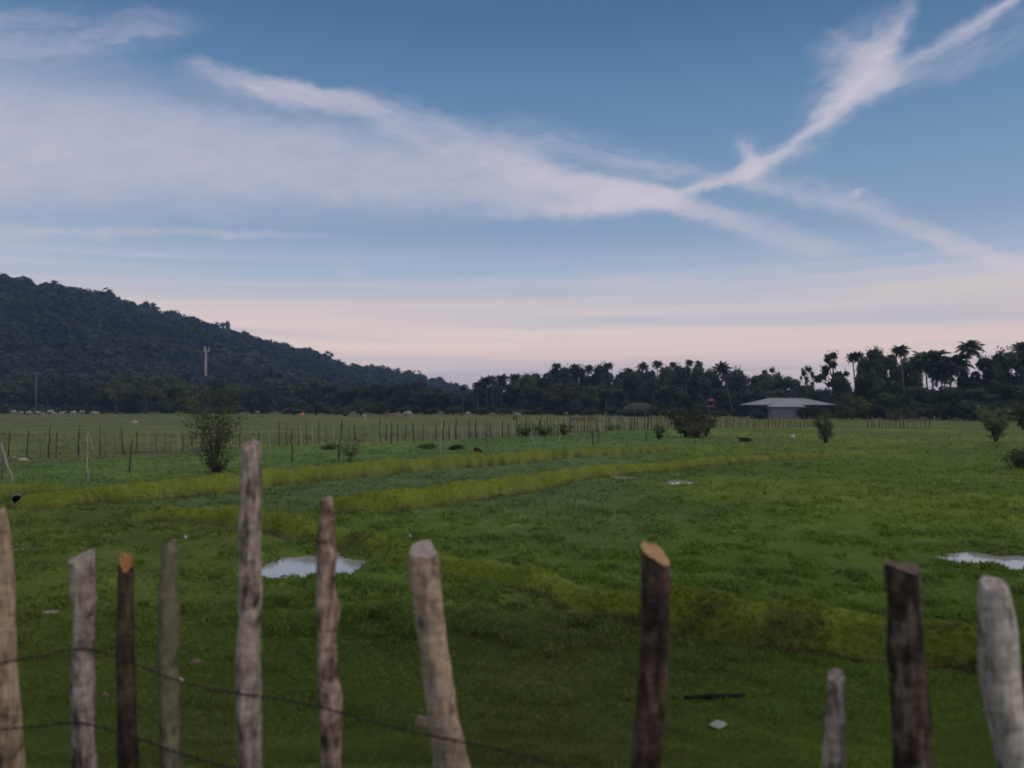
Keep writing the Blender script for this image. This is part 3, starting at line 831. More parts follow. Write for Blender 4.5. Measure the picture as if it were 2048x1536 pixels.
# ------------------------------------------------------------------ trees at the foot of the hill and the grove
GL = 'trees along the foot of the hill'
foot = [  # px, pytop, w, d, kind, mat, words
    (-60, 742, 130, 268, 'round', LEAF_DARK, 'dark tree'), (12, 762, 90, 262, 'round', LEAF_DARK, 'dark rounded tree'), (48, 748, 80, 278, 'round', LEAF_MID, 'green rounded tree'), (95, 770, 70, 262, 'spreading', LEAF_DARK, 'dark low spreading tree'),
    (128, 750, 80, 280, 'round', LEAF_MID, 'full green tree'), (172, 764, 72, 266, 'round', LEAF_DARK, 'dark full tree'), (232, 764, 76, 240, 'spreading', LEAF_OLIVE, 'olive tree with low drooping crown'),
    (205, 745, 70, 285, 'tall', LEAF_DARK, 'tall dark tree'), (292, 772, 80, 240, 'spreading', LEAF_OLIVE, 'wide olive tree on a short trunk'), (262, 748, 76, 278, 'round', LEAF_MID, 'green domed tree'),
    (328, 752, 84, 262, 'round', LEAF_MID, 'big green domed tree'), (388, 770, 78, 258, 'round', LEAF_OLIVE, 'olive-brown rounded tree'), (440, 758, 70, 276, 'round', LEAF_DARK, 'dark rounded tree'),
    (470, 772, 70, 262, 'spreading', LEAF_DARK, 'dark spreading tree'), (520, 776, 70, 258, 'round', LEAF_DARK, 'low dark tree'), (585, 768, 84, 274, 'round', LEAF_MID, 'green full tree'),
    (632, 760, 76, 286, 'round', LEAF_DARK, 'dark full tree'), (680, 765, 80, 272, 'round', LEAF_DARK, 'dark domed tree'), (728, 770, 76, 262, 'spreading', LEAF_MID, 'green spreading tree'),
    (770, 768, 88, 252, 'round', LEAF_DARK, 'very dark bulky tree'), (822, 766, 80, 268, 'round', LEAF_DARK, 'dark bulky tree'), (858, 776, 70, 256, 'round', LEAF_MID, 'green low tree'),
    (895, 782, 64, 264, 'round', LEAF_DARK, 'dark low tree'), (932, 786, 54, 256, 'round', LEAF_DARK, 'last dark low tree')]
foot_s = sorted(foot)
for i, (px, pt, w, d, kd, mt, wd) in enumerate(foot_s):
    if i < 13: lab = f'{wd}, {ORD[i]} from the left along the hill foot'
    else: lab = f'{wd} at the hill foot, {ORD[len(foot_s) - 1 - i]} left of the palm grove'
    tree('broadleaf_tree', 'tree', lab, px, pt, w, d, kd, mt, GL)

GB = 'bushes along the pasture edge'
edge = [(8, 808, 44, 238, LEAF_MID), (48, 812, 40, 236, LEAF_DARK), (84, 806, 44, 240, LEAF_DARK), (128, 808, 48, 238, LEAF_MID), (172, 812, 40, 240, LEAF_DARK), (205, 814, 30, 242, LEAF_DARK), (420, 812, 44, 240, LEAF_DARK), (470, 810, 44, 238, LEAF_DARK), (520, 814, 40, 238, LEAF_DARK),
        (588, 812, 52, 205, LEAF_MID), (632, 800, 62, 208, LEAF_MID), (672, 806, 54, 205, LEAF_MID), (722, 794, 60, 215, LEAF_MID), (760, 800, 50, 218, LEAF_DARK), (818, 808, 52, 226, LEAF_DARK), (862, 812, 40, 226, LEAF_DARK), (906, 806, 46, 222, LEAF_OLIVE),
        (962, 812, 44, 205, LEAF_MID), (1008, 806, 50, 205, LEAF_MID), (1046, 814, 38, 204, LEAF_OLIVE), (1082, 810, 34, 206, LEAF_MID), (1180, 815, 42, 200, LEAF_DARK), (1225, 812, 46, 190, LEAF_MID), (1250, 809, 44, 180, LEAF_MID), (1303, 808, 46, 180, LEAF_OLIVE), (1278, 815, 40, 178, LEAF_MID), (1330, 816, 44, 182, LEAF_DARK), (1360, 808, 40, 178, LEAF_OLIVE),
        (1398, 806, 40, 172, LEAF_MID), (1440, 816, 40, 168, LEAF_OLIVE), (1480, 818, 44, 164, LEAF_DARK),
        (1518, 817, 32, 142, LEAF_DARK), (1606, 812, 30, 138, LEAF_DARK), (1632, 806, 34, 136, LEAF_DARK), (1655, 816, 36, 138, LEAF_OLIVE), (1705, 782, 66, 140, LEAF_OLIVE), (1690, 806, 40, 134, LEAF_OLIVE), (1768, 800, 56, 134, LEAF_DARK), (1830, 796, 70, 130, LEAF_DARK), (1885, 800, 64, 130, LEAF_DARK), (1940, 796, 74, 128, LEAF_DARK), (2000, 800, 70, 126, LEAF_DARK), (2060, 794, 80, 126, LEAF_DARK), (1790, 816, 34, 128, LEAF_OLIVE)]
edge = sorted(edge, key=lambda e: e[0])
bl = [e for e in edge if e[0] < 540]; bm_ = [e for e in edge if 540 <= e[0] < 940]; br = [e for e in edge if 940 <= e[0] < 1500]; bh = [e for e in edge if e[0] >= 1500]
for seq, ph in ((bl, 'bush at the foot of the hill, {} from the left edge'), (bm_, 'rounded bush in the middle of the pasture edge, {} from its left'), (br, 'bush in front of the palm grove, {} counted from the left'), (bh, 'bush beside or right of the grey-roofed house, {} counted from the house')):
    for i, (px, pt, w, d, mt) in enumerate(seq):
        tone = {'mid_foliage': 'green', 'dark_foliage': 'dark', 'olive_foliage': 'olive'}[mt.name]
        tree('bush', 'bush', tone + ' ' + ph.format(ORD[i]), px, pt, w, d, 'bush', mt, GB)

GG = 'broadleaf trees of the palm grove'
grove = [(975, 772, 56, 232, 'round', LEAF_DARK), (1012, 764, 60, 240, 'round', LEAF_DARK), (1050, 750, 62, 236, 'round', LEAF_DARK), (1085, 748, 70, 244, 'round', LEAF_DARK), (1068, 776, 62, 218, 'round', LEAF_DARK),
         (1122, 736, 66, 250, 'round', LEAF_DARK), (1128, 765, 76, 214, 'round', LEAF_OLIVE), (1160, 732, 66, 252, 'round', LEAF_DARK), (1170, 772, 70, 212, 'round', LEAF_MID), (1196, 730, 60, 256, 'round', LEAF_DARK),
         (1205, 764, 62, 222, 'spreading', LEAF_DARK), (1232, 745, 60, 246, 'round', LEAF_DARK), (1262, 742, 64, 250, 'round', LEAF_DARK), (1240, 778, 60, 214, 'round', LEAF_DARK), (1295, 738, 60, 248, 'round', LEAF_DARK), (1332, 736, 60, 242, 'round', LEAF_DARK),
         (1286, 772, 56, 216, 'round', LEAF_DARK), (1362, 728, 60, 246, 'round', LEAF_DARK), (1390, 732, 54, 240, 'round', LEAF_DARK), (1330, 772, 56, 208, 'tall', LEAF_MID), (1420, 742, 64, 236, 'round', LEAF_DARK), (1380, 776, 60, 200, 'round', LEAF_MID), (1462, 742, 66, 232, 'round', LEAF_DARK),
         (1500, 748, 66, 228, 'round', LEAF_DARK), (1440, 780, 60, 196, 'round', LEAF_DARK), (1540, 748, 66, 224, 'round', LEAF_MID), (1580, 756, 62, 220, 'round', LEAF_DARK), (1500, 776, 60, 198, 'round', LEAF_DARK), (1560, 776, 64, 192, 'spreading', LEAF_DARK), (1618, 768, 56, 212, 'round', LEAF_DARK), (1620, 784, 60, 180, 'round', LEAF_DARK), (1652, 778, 44, 190, 'round', LEAF_DARK)]
grove.sort()
for i, (px, pt, w, d, kd, mt) in enumerate(grove):
    tone = {'mid_foliage': 'greenish', 'dark_foliage': 'dark', 'olive_foliage': 'olive-brown'}[mt.name]
    sh = {'round': 'rounded', 'spreading': 'wide', 'tall': 'narrow'}[kd]
    if i < 16: lab = f'{tone} {sh} tree under the palms, {ORD[i]} from the grove\'s left end'
    else: lab = f'{tone} {sh} tree under the palms, {ORD[len(grove) - 1 - i]} from the grove\'s right end'
    tree('broadleaf_tree', 'tree', lab, px, pt, w, d, kd, mt, GG)
tree('branching_tree', 'tree', 'spindly open tree with separate leaf clumps right of the house', 1667, 708, 62, 175, 'sparse', LEAF_DARK, None)
tree('branching_tree', 'tree', 'small thin-leaved tree above the right end of the grey roof', 1614, 735, 26, 205, 'sparse', LEAF_BROWN, None)
tree('branching_tree', 'tree', 'bare wispy tree crown above the grove left of the house', 1545, 738, 40, 235, 'sparse', LEAF_BROWN, None)
GR = 'dark trees at the right side'
right = [(1688, 752, 52, 165, 'round', LEAF_DARK), (1748, 700, 60, 168, 'round', LEAF_DARK), (1782, 705, 66, 172, 'round', LEAF_DARK), (1735, 742, 56, 150, 'round', LEAF_DARK), (1818, 712, 56, 170, 'round', LEAF_DARK), (1775, 760, 64, 146, 'round', LEAF_MID), (1838, 770, 70, 150, 'spreading', LEAF_DARK), (1890, 768, 76, 146, 'spreading', LEAF_DARK),
         (1942, 745, 60, 150, 'round', LEAF_DARK), (1985, 708, 74, 154, 'round', LEAF_DARK), (2022, 700, 80, 150, 'round', LEAF_DARK), (2075, 705, 84, 150, 'round', LEAF_DARK), (1962, 775, 80, 140, 'round', LEAF_DARK), (2035, 770, 90, 138, 'round', LEAF_MID), (2140, 700, 100, 150, 'round', LEAF_DARK)]
right.sort()
for i, (px, pt, w, d, kd, mt) in enumerate(right):
    hh = 'tall' if pt < 730 else 'low'
    tree('broadleaf_tree', 'tree', f'{hh} dark broadleaf tree right of the house, {ORD[i]} from the left there', px, pt, w, d, kd, mt, GR)

_x = rng.uniform(945, 2150, 300); _y = np.where(_x > 1660, rng.uniform(165, 215, 300), rng.uniform(258, 310, 300))
_t = ipol(_x, [(940, 782), (1000, 768), (1100, 756), (1400, 752), (1600, 770), (1650, 785), (1700, 772), (1850, 778), (1950, 768), (2150, 745)])
_hh = (HORY - _t) / FPX * _y + CAMH
forest_mass('background_wood', 'dark wood filling the gaps behind the palm grove and house', (_x - 1024) / FPX * _y, _y, -0.5, _hh * 0.6, _hh * 1.05, LEAF_DARK)

palms = [  # px, pytop, d, crown radius px, lean px (trunk foot offset)
    (958, 758, 226, 15, -3), (972, 748, 226, 16, 2), (983, 747, 228, 15, 3), (1004, 744, 234, 15, -2), (1030, 742, 238, 16, 2), (926, 770, 250, 8, 0), (1114, 722, 250, 11, 0), (1150, 724, 252, 13, 2), (1178, 726, 252, 12, 0), (1217, 721, 254, 11, -3), (1258, 733, 250, 11, 2), (1286, 722, 252, 13, 3),
    (1315, 717, 250, 12, 2), (1330, 730, 246, 13, -2), (1346, 721, 256, 8, 0), (1379, 716, 252, 9, 0), (1398, 719, 250, 10, 2), (1444, 720, 190, 20, 22), (1388, 755, 190, 19, 34), (1300, 758, 215, 16, 2), (1345, 765, 205, 15, -3), (1364, 742, 230, 13, 0), (1212, 744, 240, 12, 0)]
palms_l = sorted(palms)
for i, (px, pt, d, cr, ln) in enumerate(palms_l):
    if px == 1444: lab = 'tall palm with spreading fronds and long leaning trunk left of the house'
    elif px == 1388: lab = 'low shaggy palm whose trunk leans to the red-roofed shelter'
    else: lab = f'coconut palm in the middle grove, {ORD[i]} counted from the left'
    palm(lab, px, pt, d, cr, ln, var=2 if px == 1444 else None)
palm('left of two slim palms side by side near the right trees', 1706, 701, 165, 14, 8, group='palms above the right trees', var=0)
palm('right of two slim palms side by side near the right trees', 1717, 700, 166, 14, 2, group='palms above the right trees', var=2)
palm('tall palm with a bright bare trunk before the right trees', 1802, 684, 150, 18, 8, group='palms above the right trees', var=4)
palm('shaggy palm leaning left at the right tree clump', 1850, 692, 155, 30, 8, group='palms above the right trees', var=1)
palm('bushy palm in the middle of the right tree clump', 1868, 690, 152, 32, -4, group='palms above the right trees', var=3)
palm('drooping palm left of the highest right palm', 1910, 698, 154, 32, -18, group='palms above the right trees', var=3)
palm('highest palm of the right side, leaning to the right', 1941, 673, 152, 25, -38, group='palms above the right trees', var=1)
palm('palm cut by the right edge of the photo', 2046, 677, 150, 20, 4, group='palms above the right trees', var=1)
palm('low palm crown below the two drooping right palms', 1886, 712, 150, 32, -6, group='palms above the right trees', var=3)
lp = [(500, 742, 300, 9, 2), (512, 746, 296, 10, 0), (526, 741, 305, 9, -1), (541, 738, 300, 10, 0), (557, 742, 296, 9, 1)]
for i, (px, pt, d, cr, ln) in enumerate(lp):
    zb = float(hill_z(np.array([gx(px, d)]), np.array([float(d)]))[0][0])
    palm(f'slim palm with pale trunk before the hill, {ORD[i]} of five from the left', px, pt, d, cr, ln, group='palms before the hill', zb=max(zb, 0) - 0.2, var=4)

# ------------------------------------------------------------------ buildings
ROOF = mat_simple('grey_metal_roof', (0.30, 0.305, 0.34), (0.22, 0.225, 0.255), 2.0, 0.6, sc=(6, 0.4, 0.4))
WALLM = mat_simple('pale_wall', (0.24, 0.235, 0.26), (0.20, 0.195, 0.215), 1.0)
DARKW = mat_simple('dark_wall', (0.085, 0.08, 0.092), (0.06, 0.056, 0.066), 1.0)
REDM = mat_simple('red_roofing', (0.22, 0.075, 0.06), (0.16, 0.055, 0.045), 3.0)
THATCH = mat_simple('weathered_thatch', (0.095, 0.088, 0.078), (0.065, 0.06, 0.054), 8.0)
GLASS = mat_simple('dark_window', (0.02, 0.02, 0.025), (0.015, 0.015, 0.02), 2.0, 0.2)
WOODD = mat_simple('dark_timber', (0.09, 0.07, 0.055), (0.05, 0.04, 0.03), 5.0)
def hip(mb, x0, x1, y0, y1, ze, zr, inset, th=0.12):
    ym = (y0 + y1) / 2
    vs = [(x0, y0, ze), (x1, y0, ze), (x1, y1, ze), (x0, y1, ze), (x0 + inset, ym, zr), (x1 - inset, ym, zr)]
    vs += [(a, b, c - th) for a, b, c in vs[:4]]
    mb.faces(vs, [(0, 1, 5, 4), (1, 2, 5), (2, 3, 4, 5), (3, 0, 4), (6, 7, 1, 0), (7, 8, 2, 1), (8, 9, 3, 2), (9, 6, 0, 3), (9, 8, 7, 6)])
def build_house():
    d = 150.0; cx = gx(1578, d)
    k = d / FPX
    o = thing('house', 'low house with wide grey hipped metal roof and pale front wall', 'house', (cx, d, -0.1))
    X = lambda px: (px - 1578) * k
    ze, zr = topz(809, d) + 0.1, topz(797, d + 4) + 0.1
    mb = MB(); hip(mb, X(1504), X(1666), -1.0, 8.0, ze, zr, 4.0); obj('roof', mb.mesh('roof', ROOF), o)
    mb = MB(); hip(mb, X(1530), X(1598), -3.4, 4.0, topz(813, d - 3.4) + 0.1, zr - 0.25, 2.2); pr = obj('porch_roof', mb.mesh('porch_roof', ROOF), o)
    mb = MB(); mb.box((X(1589), 3.7, ze / 2 - 0.05), (X(1655) - X(1524), 7.4, ze - 0.15)); obj('wall', mb.mesh('wall', DARKW), o)
    zp = topz(813, d - 3.4)
    mb = MB(); mb.box((X(1561), -1.3, zp / 2 - 0.05), (X(1588) - X(1535), 2.6, zp - 0.06)); obj('front_wall', mb.mesh('front_wall', WALLM), o)
    mb = MB(); mb.box((X(1584), -2.66, zp / 2 - 0.05), (0.35, 0.3, zp - 0.1)); obj('pillar', mb.mesh('pillar', WALLM), o)
    for px in (1530, 1612, 1636):
        mb = MB(); mb.box((X(px), -0.03, 1.5), (1.1, 0.1, 1.1)); obj('window', mb.mesh('window', GLASS), o)
    mb = MB(); mb.tube([(X(1504) + 4.0, 3.5, zr + 0.03), (X(1666) - 4.0, 3.5, zr + 0.03)], [0.09, 0.09], 6); obj('ridge_cap', mb.mesh('ridge_cap', ROOF), o)
build_house()
def build_hut():
    d = 186.0; k = d / FPX; cx = gx(1278, d)
    o = thing('hut', 'low hut with rounded weathered grey-brown roof under the grove', 'hut', (cx, d, -0.1))
    zr = topz(805, d) + 0.1; w = 60 * k / 2
    mb = MB(); n = 10; vs = []
    for y in (-2.2, 2.2):
        for i in range(n + 1):
            t = -1 + 2 * i / n; vs.append((t * w, y * 1.0, 1.9 + (zr - 1.9) * (1 - abs(t) ** 2.2)))
    fs = [(i, i + 1, n + 2 + i, n + 1 + i) for i in range(n)] + [tuple(range(n, -1, -1)), tuple(range(n + 1, 2 * n + 2))]
    mb.faces(vs, fs); obj('roof', mb.mesh('roof', THATCH, True), o)
    mb = MB(); mb.box((0, 0, 0.95), (w * 1.75, 3.6, 2.0)); obj('wall', mb.mesh('wall', WOODD), o)
    mb = MB(); mb.box((0.6, -1.83, 0.55), (0.8, 0.08, 1.1)); obj('door', mb.mesh('door', GLASS), o)
build_hut()
def build_red():
    d = 172.0; k = d / FPX; cx = gx(1421, d)
    o = thing('shelter', 'small open shelter with two tiers of red roofing among palms', 'shelter', (cx, d, -0.1))
    for nm, (x0, x1, py) in (('upper_roof', (1415, 1428, 799)), ('lower_roof', (1413, 1431, 811))):
        mb = MB(); z = topz(py, d) + 0.1; a, b = (x0 - 1421) * k, (x1 - 1421) * k
        hip(mb, a, b, -0.9, 0.9, z - 0.28, z + 0.22, 0.35, 0.08); obj(nm, mb.mesh(nm, REDM), o)
    for sx in (-0.75, 0.75):
        for sy in (-0.6, 0.6):
            mb = MB(); mb.tube([(sx, sy, 0), (sx, sy, topz(799, d) - 0.2)], [0.07, 0.06], 6); obj('post', mb.mesh('post', WOODD), o)
build_red()
def build_tower():
    d = 400.0; px = 411; x = gx(px, d); k = d / FPX
    zb = float(hill_z(np.array([x]), np.array([d]))[0][0]); zt = topz(694, d)
    m = mat_simple('pale_galvanised_steel', (0.50, 0.46, 0.41), (0.40, 0.36, 0.32), 1.0, 0.5)
    o = thing('cell_tower', 'pale lattice mast with antennas standing on the hillside', 'tower', (x, d, zb))
    H = zt - zb; b0, b1 = 0.42, 0.30
    mb = MB()
    cor = [(-1, -1), (1, -1), (1, 1), (-1, 1)]
    for sx, sy in cor: mb.tube([(sx * b0, sy * b0, 0), (sx * b1, sy * b1, H * 0.93)], [0.11, 0.09], 6)
    n = 9
    for i in range(n):
        t0, t1 = i / n, (i + 1) / n
        for q in range(4):
            A, B = cor[q], cor[(q + 1) % 4]; r0 = b0 + (b1 - b0) * t0; r1 = b0 + (b1 - b0) * t1
            mb.tube([(A[0] * r0, A[1] * r0, H * .93 * t0), (B[0] * r1, B[1] * r1, H * .93 * t1)], [0.055, 0.055], 5)
            mb.tube([(B[0] * r0, B[1] * r0, H * .93 * t0), (A[0] * r1, A[1] * r1, H * .93 * t1)], [0.055, 0.055], 5)
    obj('mast', mb.mesh('mast', m), o)
    mb = MB(); mb.box((0, 0, H * 0.90), (2.4, 2.4, 0.25)); obj('platform', mb.mesh('platform', m), o)
    for a in range(3):
        mb = MB(); an = a * 2.094 + 0.5; mb.box((1.3 * math.cos(an), 1.3 * math.sin(an), H * 0.955), (0.35, 0.45, 2.1), an); obj('antenna', mb.mesh('antenna', m), o)
    mb = MB(); mb.tube([(0, 0, H * 0.90), (0, 0, H)], [0.08, 0.05], 6); obj('top_rod', mb.mesh('top_rod', m), o)
    mb = MB(); mb.box((0.2, -2.6, 5.6), (2.2, 1.8, 1.8)); mb.box((0.2, -2.6, 2.3), (2.0, 1.6, 4.6)); obj('equipment_hut', mb.mesh('equipment_hut', m), o)
build_tower()
def utility_pole():
    d = 245.0; x = gx(72, d); m = mat_simple('pole_concrete', (0.20, 0.20, 0.20), (0.16, 0.16, 0.16), 1.0)
    o = thing('utility_pole', 'thin grey utility pole with crossarm before the hill at left', 'pole', (x, d, -0.2)); zt = topz(744, d)
    mb = MB(); mb.tube([(0, 0, 0), (0, 0, zt + 0.2)], [0.14, 0.09], 8); obj('pole', mb.mesh('pole', m, True), o)
    mb = MB(); mb.box((0, -0.15, zt - 0.25), (2.2, 0.14, 0.14)); obj('crossarm', mb.mesh('crossarm', m), o)
    for sx in (-0.95, 0, 0.95):
        mb = MB(); mb.tube([(sx, -0.15, zt - 0.18), (sx, -0.15, zt + 0.08)], [0.05, 0.04], 6); obj('insulator', mb.mesh('insulator', m), o)
utility_pole()

# ------------------------------------------------------------------ far fences of sticks
STK_D = mat_simple('dark_stick', (0.070, 0.060, 0.050), (0.040, 0.035, 0.030), 6.0)
STK_G = mat_simple('grey_stick', (0.17, 0.15, 0.13), (0.09, 0.08, 0.07), 6.0)
STK_P = mat_simple('pale_stick', (0.34, 0.32, 0.28), (0.19, 0.18, 0.16), 6.0)
STK_B = mat_simple('brown_stick', (0.15, 0.115, 0.10), (0.09, 0.07, 0.06), 6.0)
STICKS = []  # xt,yt,xb,yb,w(px),mat,front
def zs(o, s, L):
    for (a, b, c, d_, w, m, fr) in L: STICKS.append((o[0] + a / s, o[1] + b / s, o[0] + c / s, o[1] + d_ / s, w, m, fr))
zs((0, 540), 4, [(80, 1288, 70, 1490, 3, 'D', 0), (228, 1283, 218, 1512, 3, 'D', 0), (357, 1290, 350, 1400, 2, 'G', 0), (330, 1395, 318, 1500, 2, 'G', 0), (405, 1248, 392, 1512, 4, 'D', 0), (455, 1296, 448, 1506, 3, 'D', 0), (642, 1238, 625, 1484, 4, 'D', 0), (690, 1315, 694, 1715, 5, 'P', 1),
    (700, 1288, 755, 1474, 3, 'P', 0), (798, 1248, 800, 1490, 3, 'D', 0), (822, 1268, 852, 1505, 3, 'G', 0), (905, 1296, 935, 1482, 3, 'G', 0), (968, 1258, 995, 1478, 4, 'D', 0), (1062, 1346, 1036, 1625, 4, 'D', 1), (1098, 1290, 1090, 1470, 3, 'D', 0), (1180, 1286, 1182, 1462, 4, 'P', 0), (1238, 1274, 1255, 1466, 5, 'G', 0),
    (1322, 1298, 1318, 1455, 3, 'G', 0), (1380, 1298, 1360, 1455, 3, 'G', 0), (1427, 1298, 1425, 1455, 4, 'P', 0), (1462, 1298, 1460, 1455, 3, 'D', 0), (1505, 1266, 1555, 1455, 4, 'G', 0), (1612, 1300, 1610, 1450, 3, 'D', 0), (1682, 1336, 1675, 1450, 3, 'P', 0), (1850, 1336, 1850, 1430, 3, 'P', 0), (1920, 1296, 1918, 1420, 3, 'D', 0), (2010, 1300, 2012, 1415, 3, 'G', 0)])
STICKS += [(2, 886, 26, 967, 6, 'P', 1), (12, 880, 2, 958, 5, 'G', 1)]
zs((512, 640), 4, [(20, 890, 20, 990, 3, 'D', 0), (105, 915, 108, 1045, 3, 'P', 0), (188, 815, 185, 1005, 3, 'D', 0), (243, 815, 245, 1005, 3, 'D', 0), (282, 868, 292, 1130, 4, 'D', 1), (340, 826, 345, 1000, 3, 'G', 0), (355, 856, 360, 1002, 4, 'P', 0), (405, 812, 403, 1002, 3, 'D', 0), (450, 852, 452, 1002, 4, 'P', 0), (503, 806, 505, 995, 3, 'D', 0),
    (560, 850, 562, 985, 2, 'D', 0), (615, 836, 617, 980, 4, 'P', 0), (690, 800, 664, 1120, 4, 'D', 1), (740, 845, 742, 975, 2, 'D', 0), (788, 836, 790, 970, 4, 'D', 0), (860, 860, 862, 985, 3, 'G', 0), (935, 850, 935, 980, 2, 'G', 0), (990, 796, 995, 988, 3, 'D', 0), (1040, 826, 1040, 975, 3, 'D', 0), (1085, 816, 1080, 992, 4, 'D', 0), (1132, 826, 1137, 982, 3, 'D', 0), (1170, 850, 1172, 972, 2, 'G', 0), (1200, 826, 1200, 972, 3, 'D', 0), (1255, 826, 1258, 982, 4, 'D', 0), (1300, 850, 1298, 972, 2, 'G', 0), (1335, 836, 1340, 974, 3, 'D', 0), (1395, 836, 1395, 970, 3, 'P', 0),
    (1440, 850, 1440, 968, 3, 'D', 0), (1487, 788, 1470, 1080, 5, 'P', 1), (1499, 796, 1497, 966, 4, 'D', 0), (1545, 836, 1545, 962, 3, 'D', 0), (1568, 836, 1566, 960, 4, 'P', 0), (1600, 778, 1597, 960, 4, 'D', 0), (1640, 850, 1655, 955, 3, 'P', 0), (1705, 796, 1705, 950, 4, 'D', 0), (1730, 820, 1728, 950, 2, 'G', 0), (1760, 796, 1760, 948, 4, 'D', 0), (1790, 832, 1792, 946, 4, 'P', 0), (1825, 806, 1862, 1050, 3, 'G', 1), (1850, 810, 1850, 945, 2, 'D', 0), (1875, 806, 1876, 944, 3, 'D', 0), (1907, 850, 1906, 942, 4, 'P', 0), (1950, 806, 1948, 942, 4, 'P', 0), (1972, 806, 1970, 940, 3, 'D', 0), (2020, 830, 2020, 936, 3, 'D', 0)])
STICKS += [(1060, 864, 1073, 901, 4, 'P', 1), (1118, 850, 1120, 898, 3, 'P', 1), (1172, 868, 1158, 892, 3, 'P', 1), (1184, 860, 1186, 891, 4, 'D', 1), (1198, 858, 1196, 886, 3, 'D', 1), (1293, 862, 1292, 884, 3, 'D', 1), (1253, 884, 1254, 894, 2, 'D', 1)]
rf = random.Random(5)
x = 1026.0
while x < 1345:
    fy = float(ipol(x, FENCE_Y)); m = rf.choice('DGBBPB' if x > 1060 else 'DDDGP')
    STICKS.append((x + rf.uniform(-2.5, 2.5), fy - rf.uniform(24, 38) * (1.15 if rf.random() < .12 else 1), x, fy + rf.uniform(-1, 2), rf.choice((2, 3, 3, 4)), m, 0)); x += rf.uniform(4.0, 8.0)
x = 1349.0
while x < 1645:
    fy = float(ipol(x, FENCE_Y)); m = rf.choice('BBGBDG')
    STICKS.append((x + rf.uniform(-1.5, 1.5), fy - rf.uniform(15, 27), x, fy + rf.uniform(-1, 1), rf.choice((2, 3, 3)), m, 0)); x += rf.uniform(4.2, 9.5)
x = 1736.0
while x < 1862:
    STICKS.append((x + rf.uniform(-1.5, 1.5), 857 - rf.uniform(17, 27), x, 857 + rf.uniform(-1, 1), rf.choice((2, 3)), rf.choice('BBGD'), 0)); x += rf.uniform(4.5, 11)
x = 1868.0
while x < 2048:
    STICKS.append((x + rf.uniform(-2, 2), 843 - rf.uniform(9, 16), x, 843 + rf.uniform(-1, 1), rf.choice((2, 3)), rf.choice('GGPB'), 0)); x += rf.uniform(8, 20)
LAND = [(2, 'crossed sticks'), (430, 'leafy sapling'), (697, 'twiggy shrub'), (1095, 'green weed patch'), (1385, 'dark twin bush'), (1650, 'dark sapling'), (1995, 'right-hand bush')]
def build_sticks():
    MT = {'D': (STK_D, 'dark'), 'G': (STK_G, 'grey'), 'P': (STK_P, 'pale'), 'B': (STK_B, 'brown')}
    cnt = {}
    order = []
    for s in STICKS:
        L = min(LAND, key=lambda l: abs(l[0] - s[2])); order.append((L, s))
    out = []
    for L in LAND:
        for side in (-1, 1):
            for fr in (0, 1):
                seq = [s for (l, s) in order if l is L and (s[2] >= L[0]) == (side > 0) and s[6] == fr]
                seq.sort(key=lambda s: abs(s[2] - L[0]))
                for i, s in enumerate(seq): out.append((s, L[1], side, i))
    for s, ln, side, i in out:
        xt, yt, xb, yb, w, m, fr = s
        g = gnd(xb, yb, 0.0); z = float(terrain(np.array([g.x]), np.array([g.y]))[0])
        t = at(xt, yt, g.y); mat, word = MT[m]
        dx = t.x - g.x; H = t.z - z
        lean = 'leaning right' if dx > 0.12 * H else 'leaning left' if dx < -0.12 * H else 'upright'
        sd_ = 'right' if side > 0 else 'left'
        place = 'before the fence' if fr else 'in the far fence'
        lab = f'{word} {lean} stick {place}, {ORD[i]} {sd_} of the {ln}'
        r0 = w / 2 / FPX * g.y * 0.75; r0 = max(r0, 0.02)
        mb = MB(); pts = []; rr = []
        for k in range(6):
            u_ = k / 5; pts.append((dx * u_ + rf.uniform(-1, 1) * 0.03 * H * (0 < k < 5), rf.uniform(-1, 1) * 0.03, -0.25 * (k == 0) + H * u_)); rr.append(r0 * (1.15 - 0.4 * u_) * rf.uniform(0.8, 1.15))
        mb.tube(pts, rr, 6, jit=0.12)
        if rf.random() < 0.25:  # stub of a side branch
            u_ = rf.uniform(0.55, 0.9); p = Vector((dx * u_, 0, H * u_)); mb.tube([p, p + Vector((rf.choice((-1, 1)) * 0.14, 0.03, 0.16))], [r0 * 0.5, r0 * 0.25], 5)
        o = obj('fence_stick', mb.mesh('fence_stick', mat, True)); o.location = (g.x, g.y, z)
        tag(o, lab, 'fence post', 'sticks standing before the far fence' if fr else 'sticks of the far fence')
build_sticks()

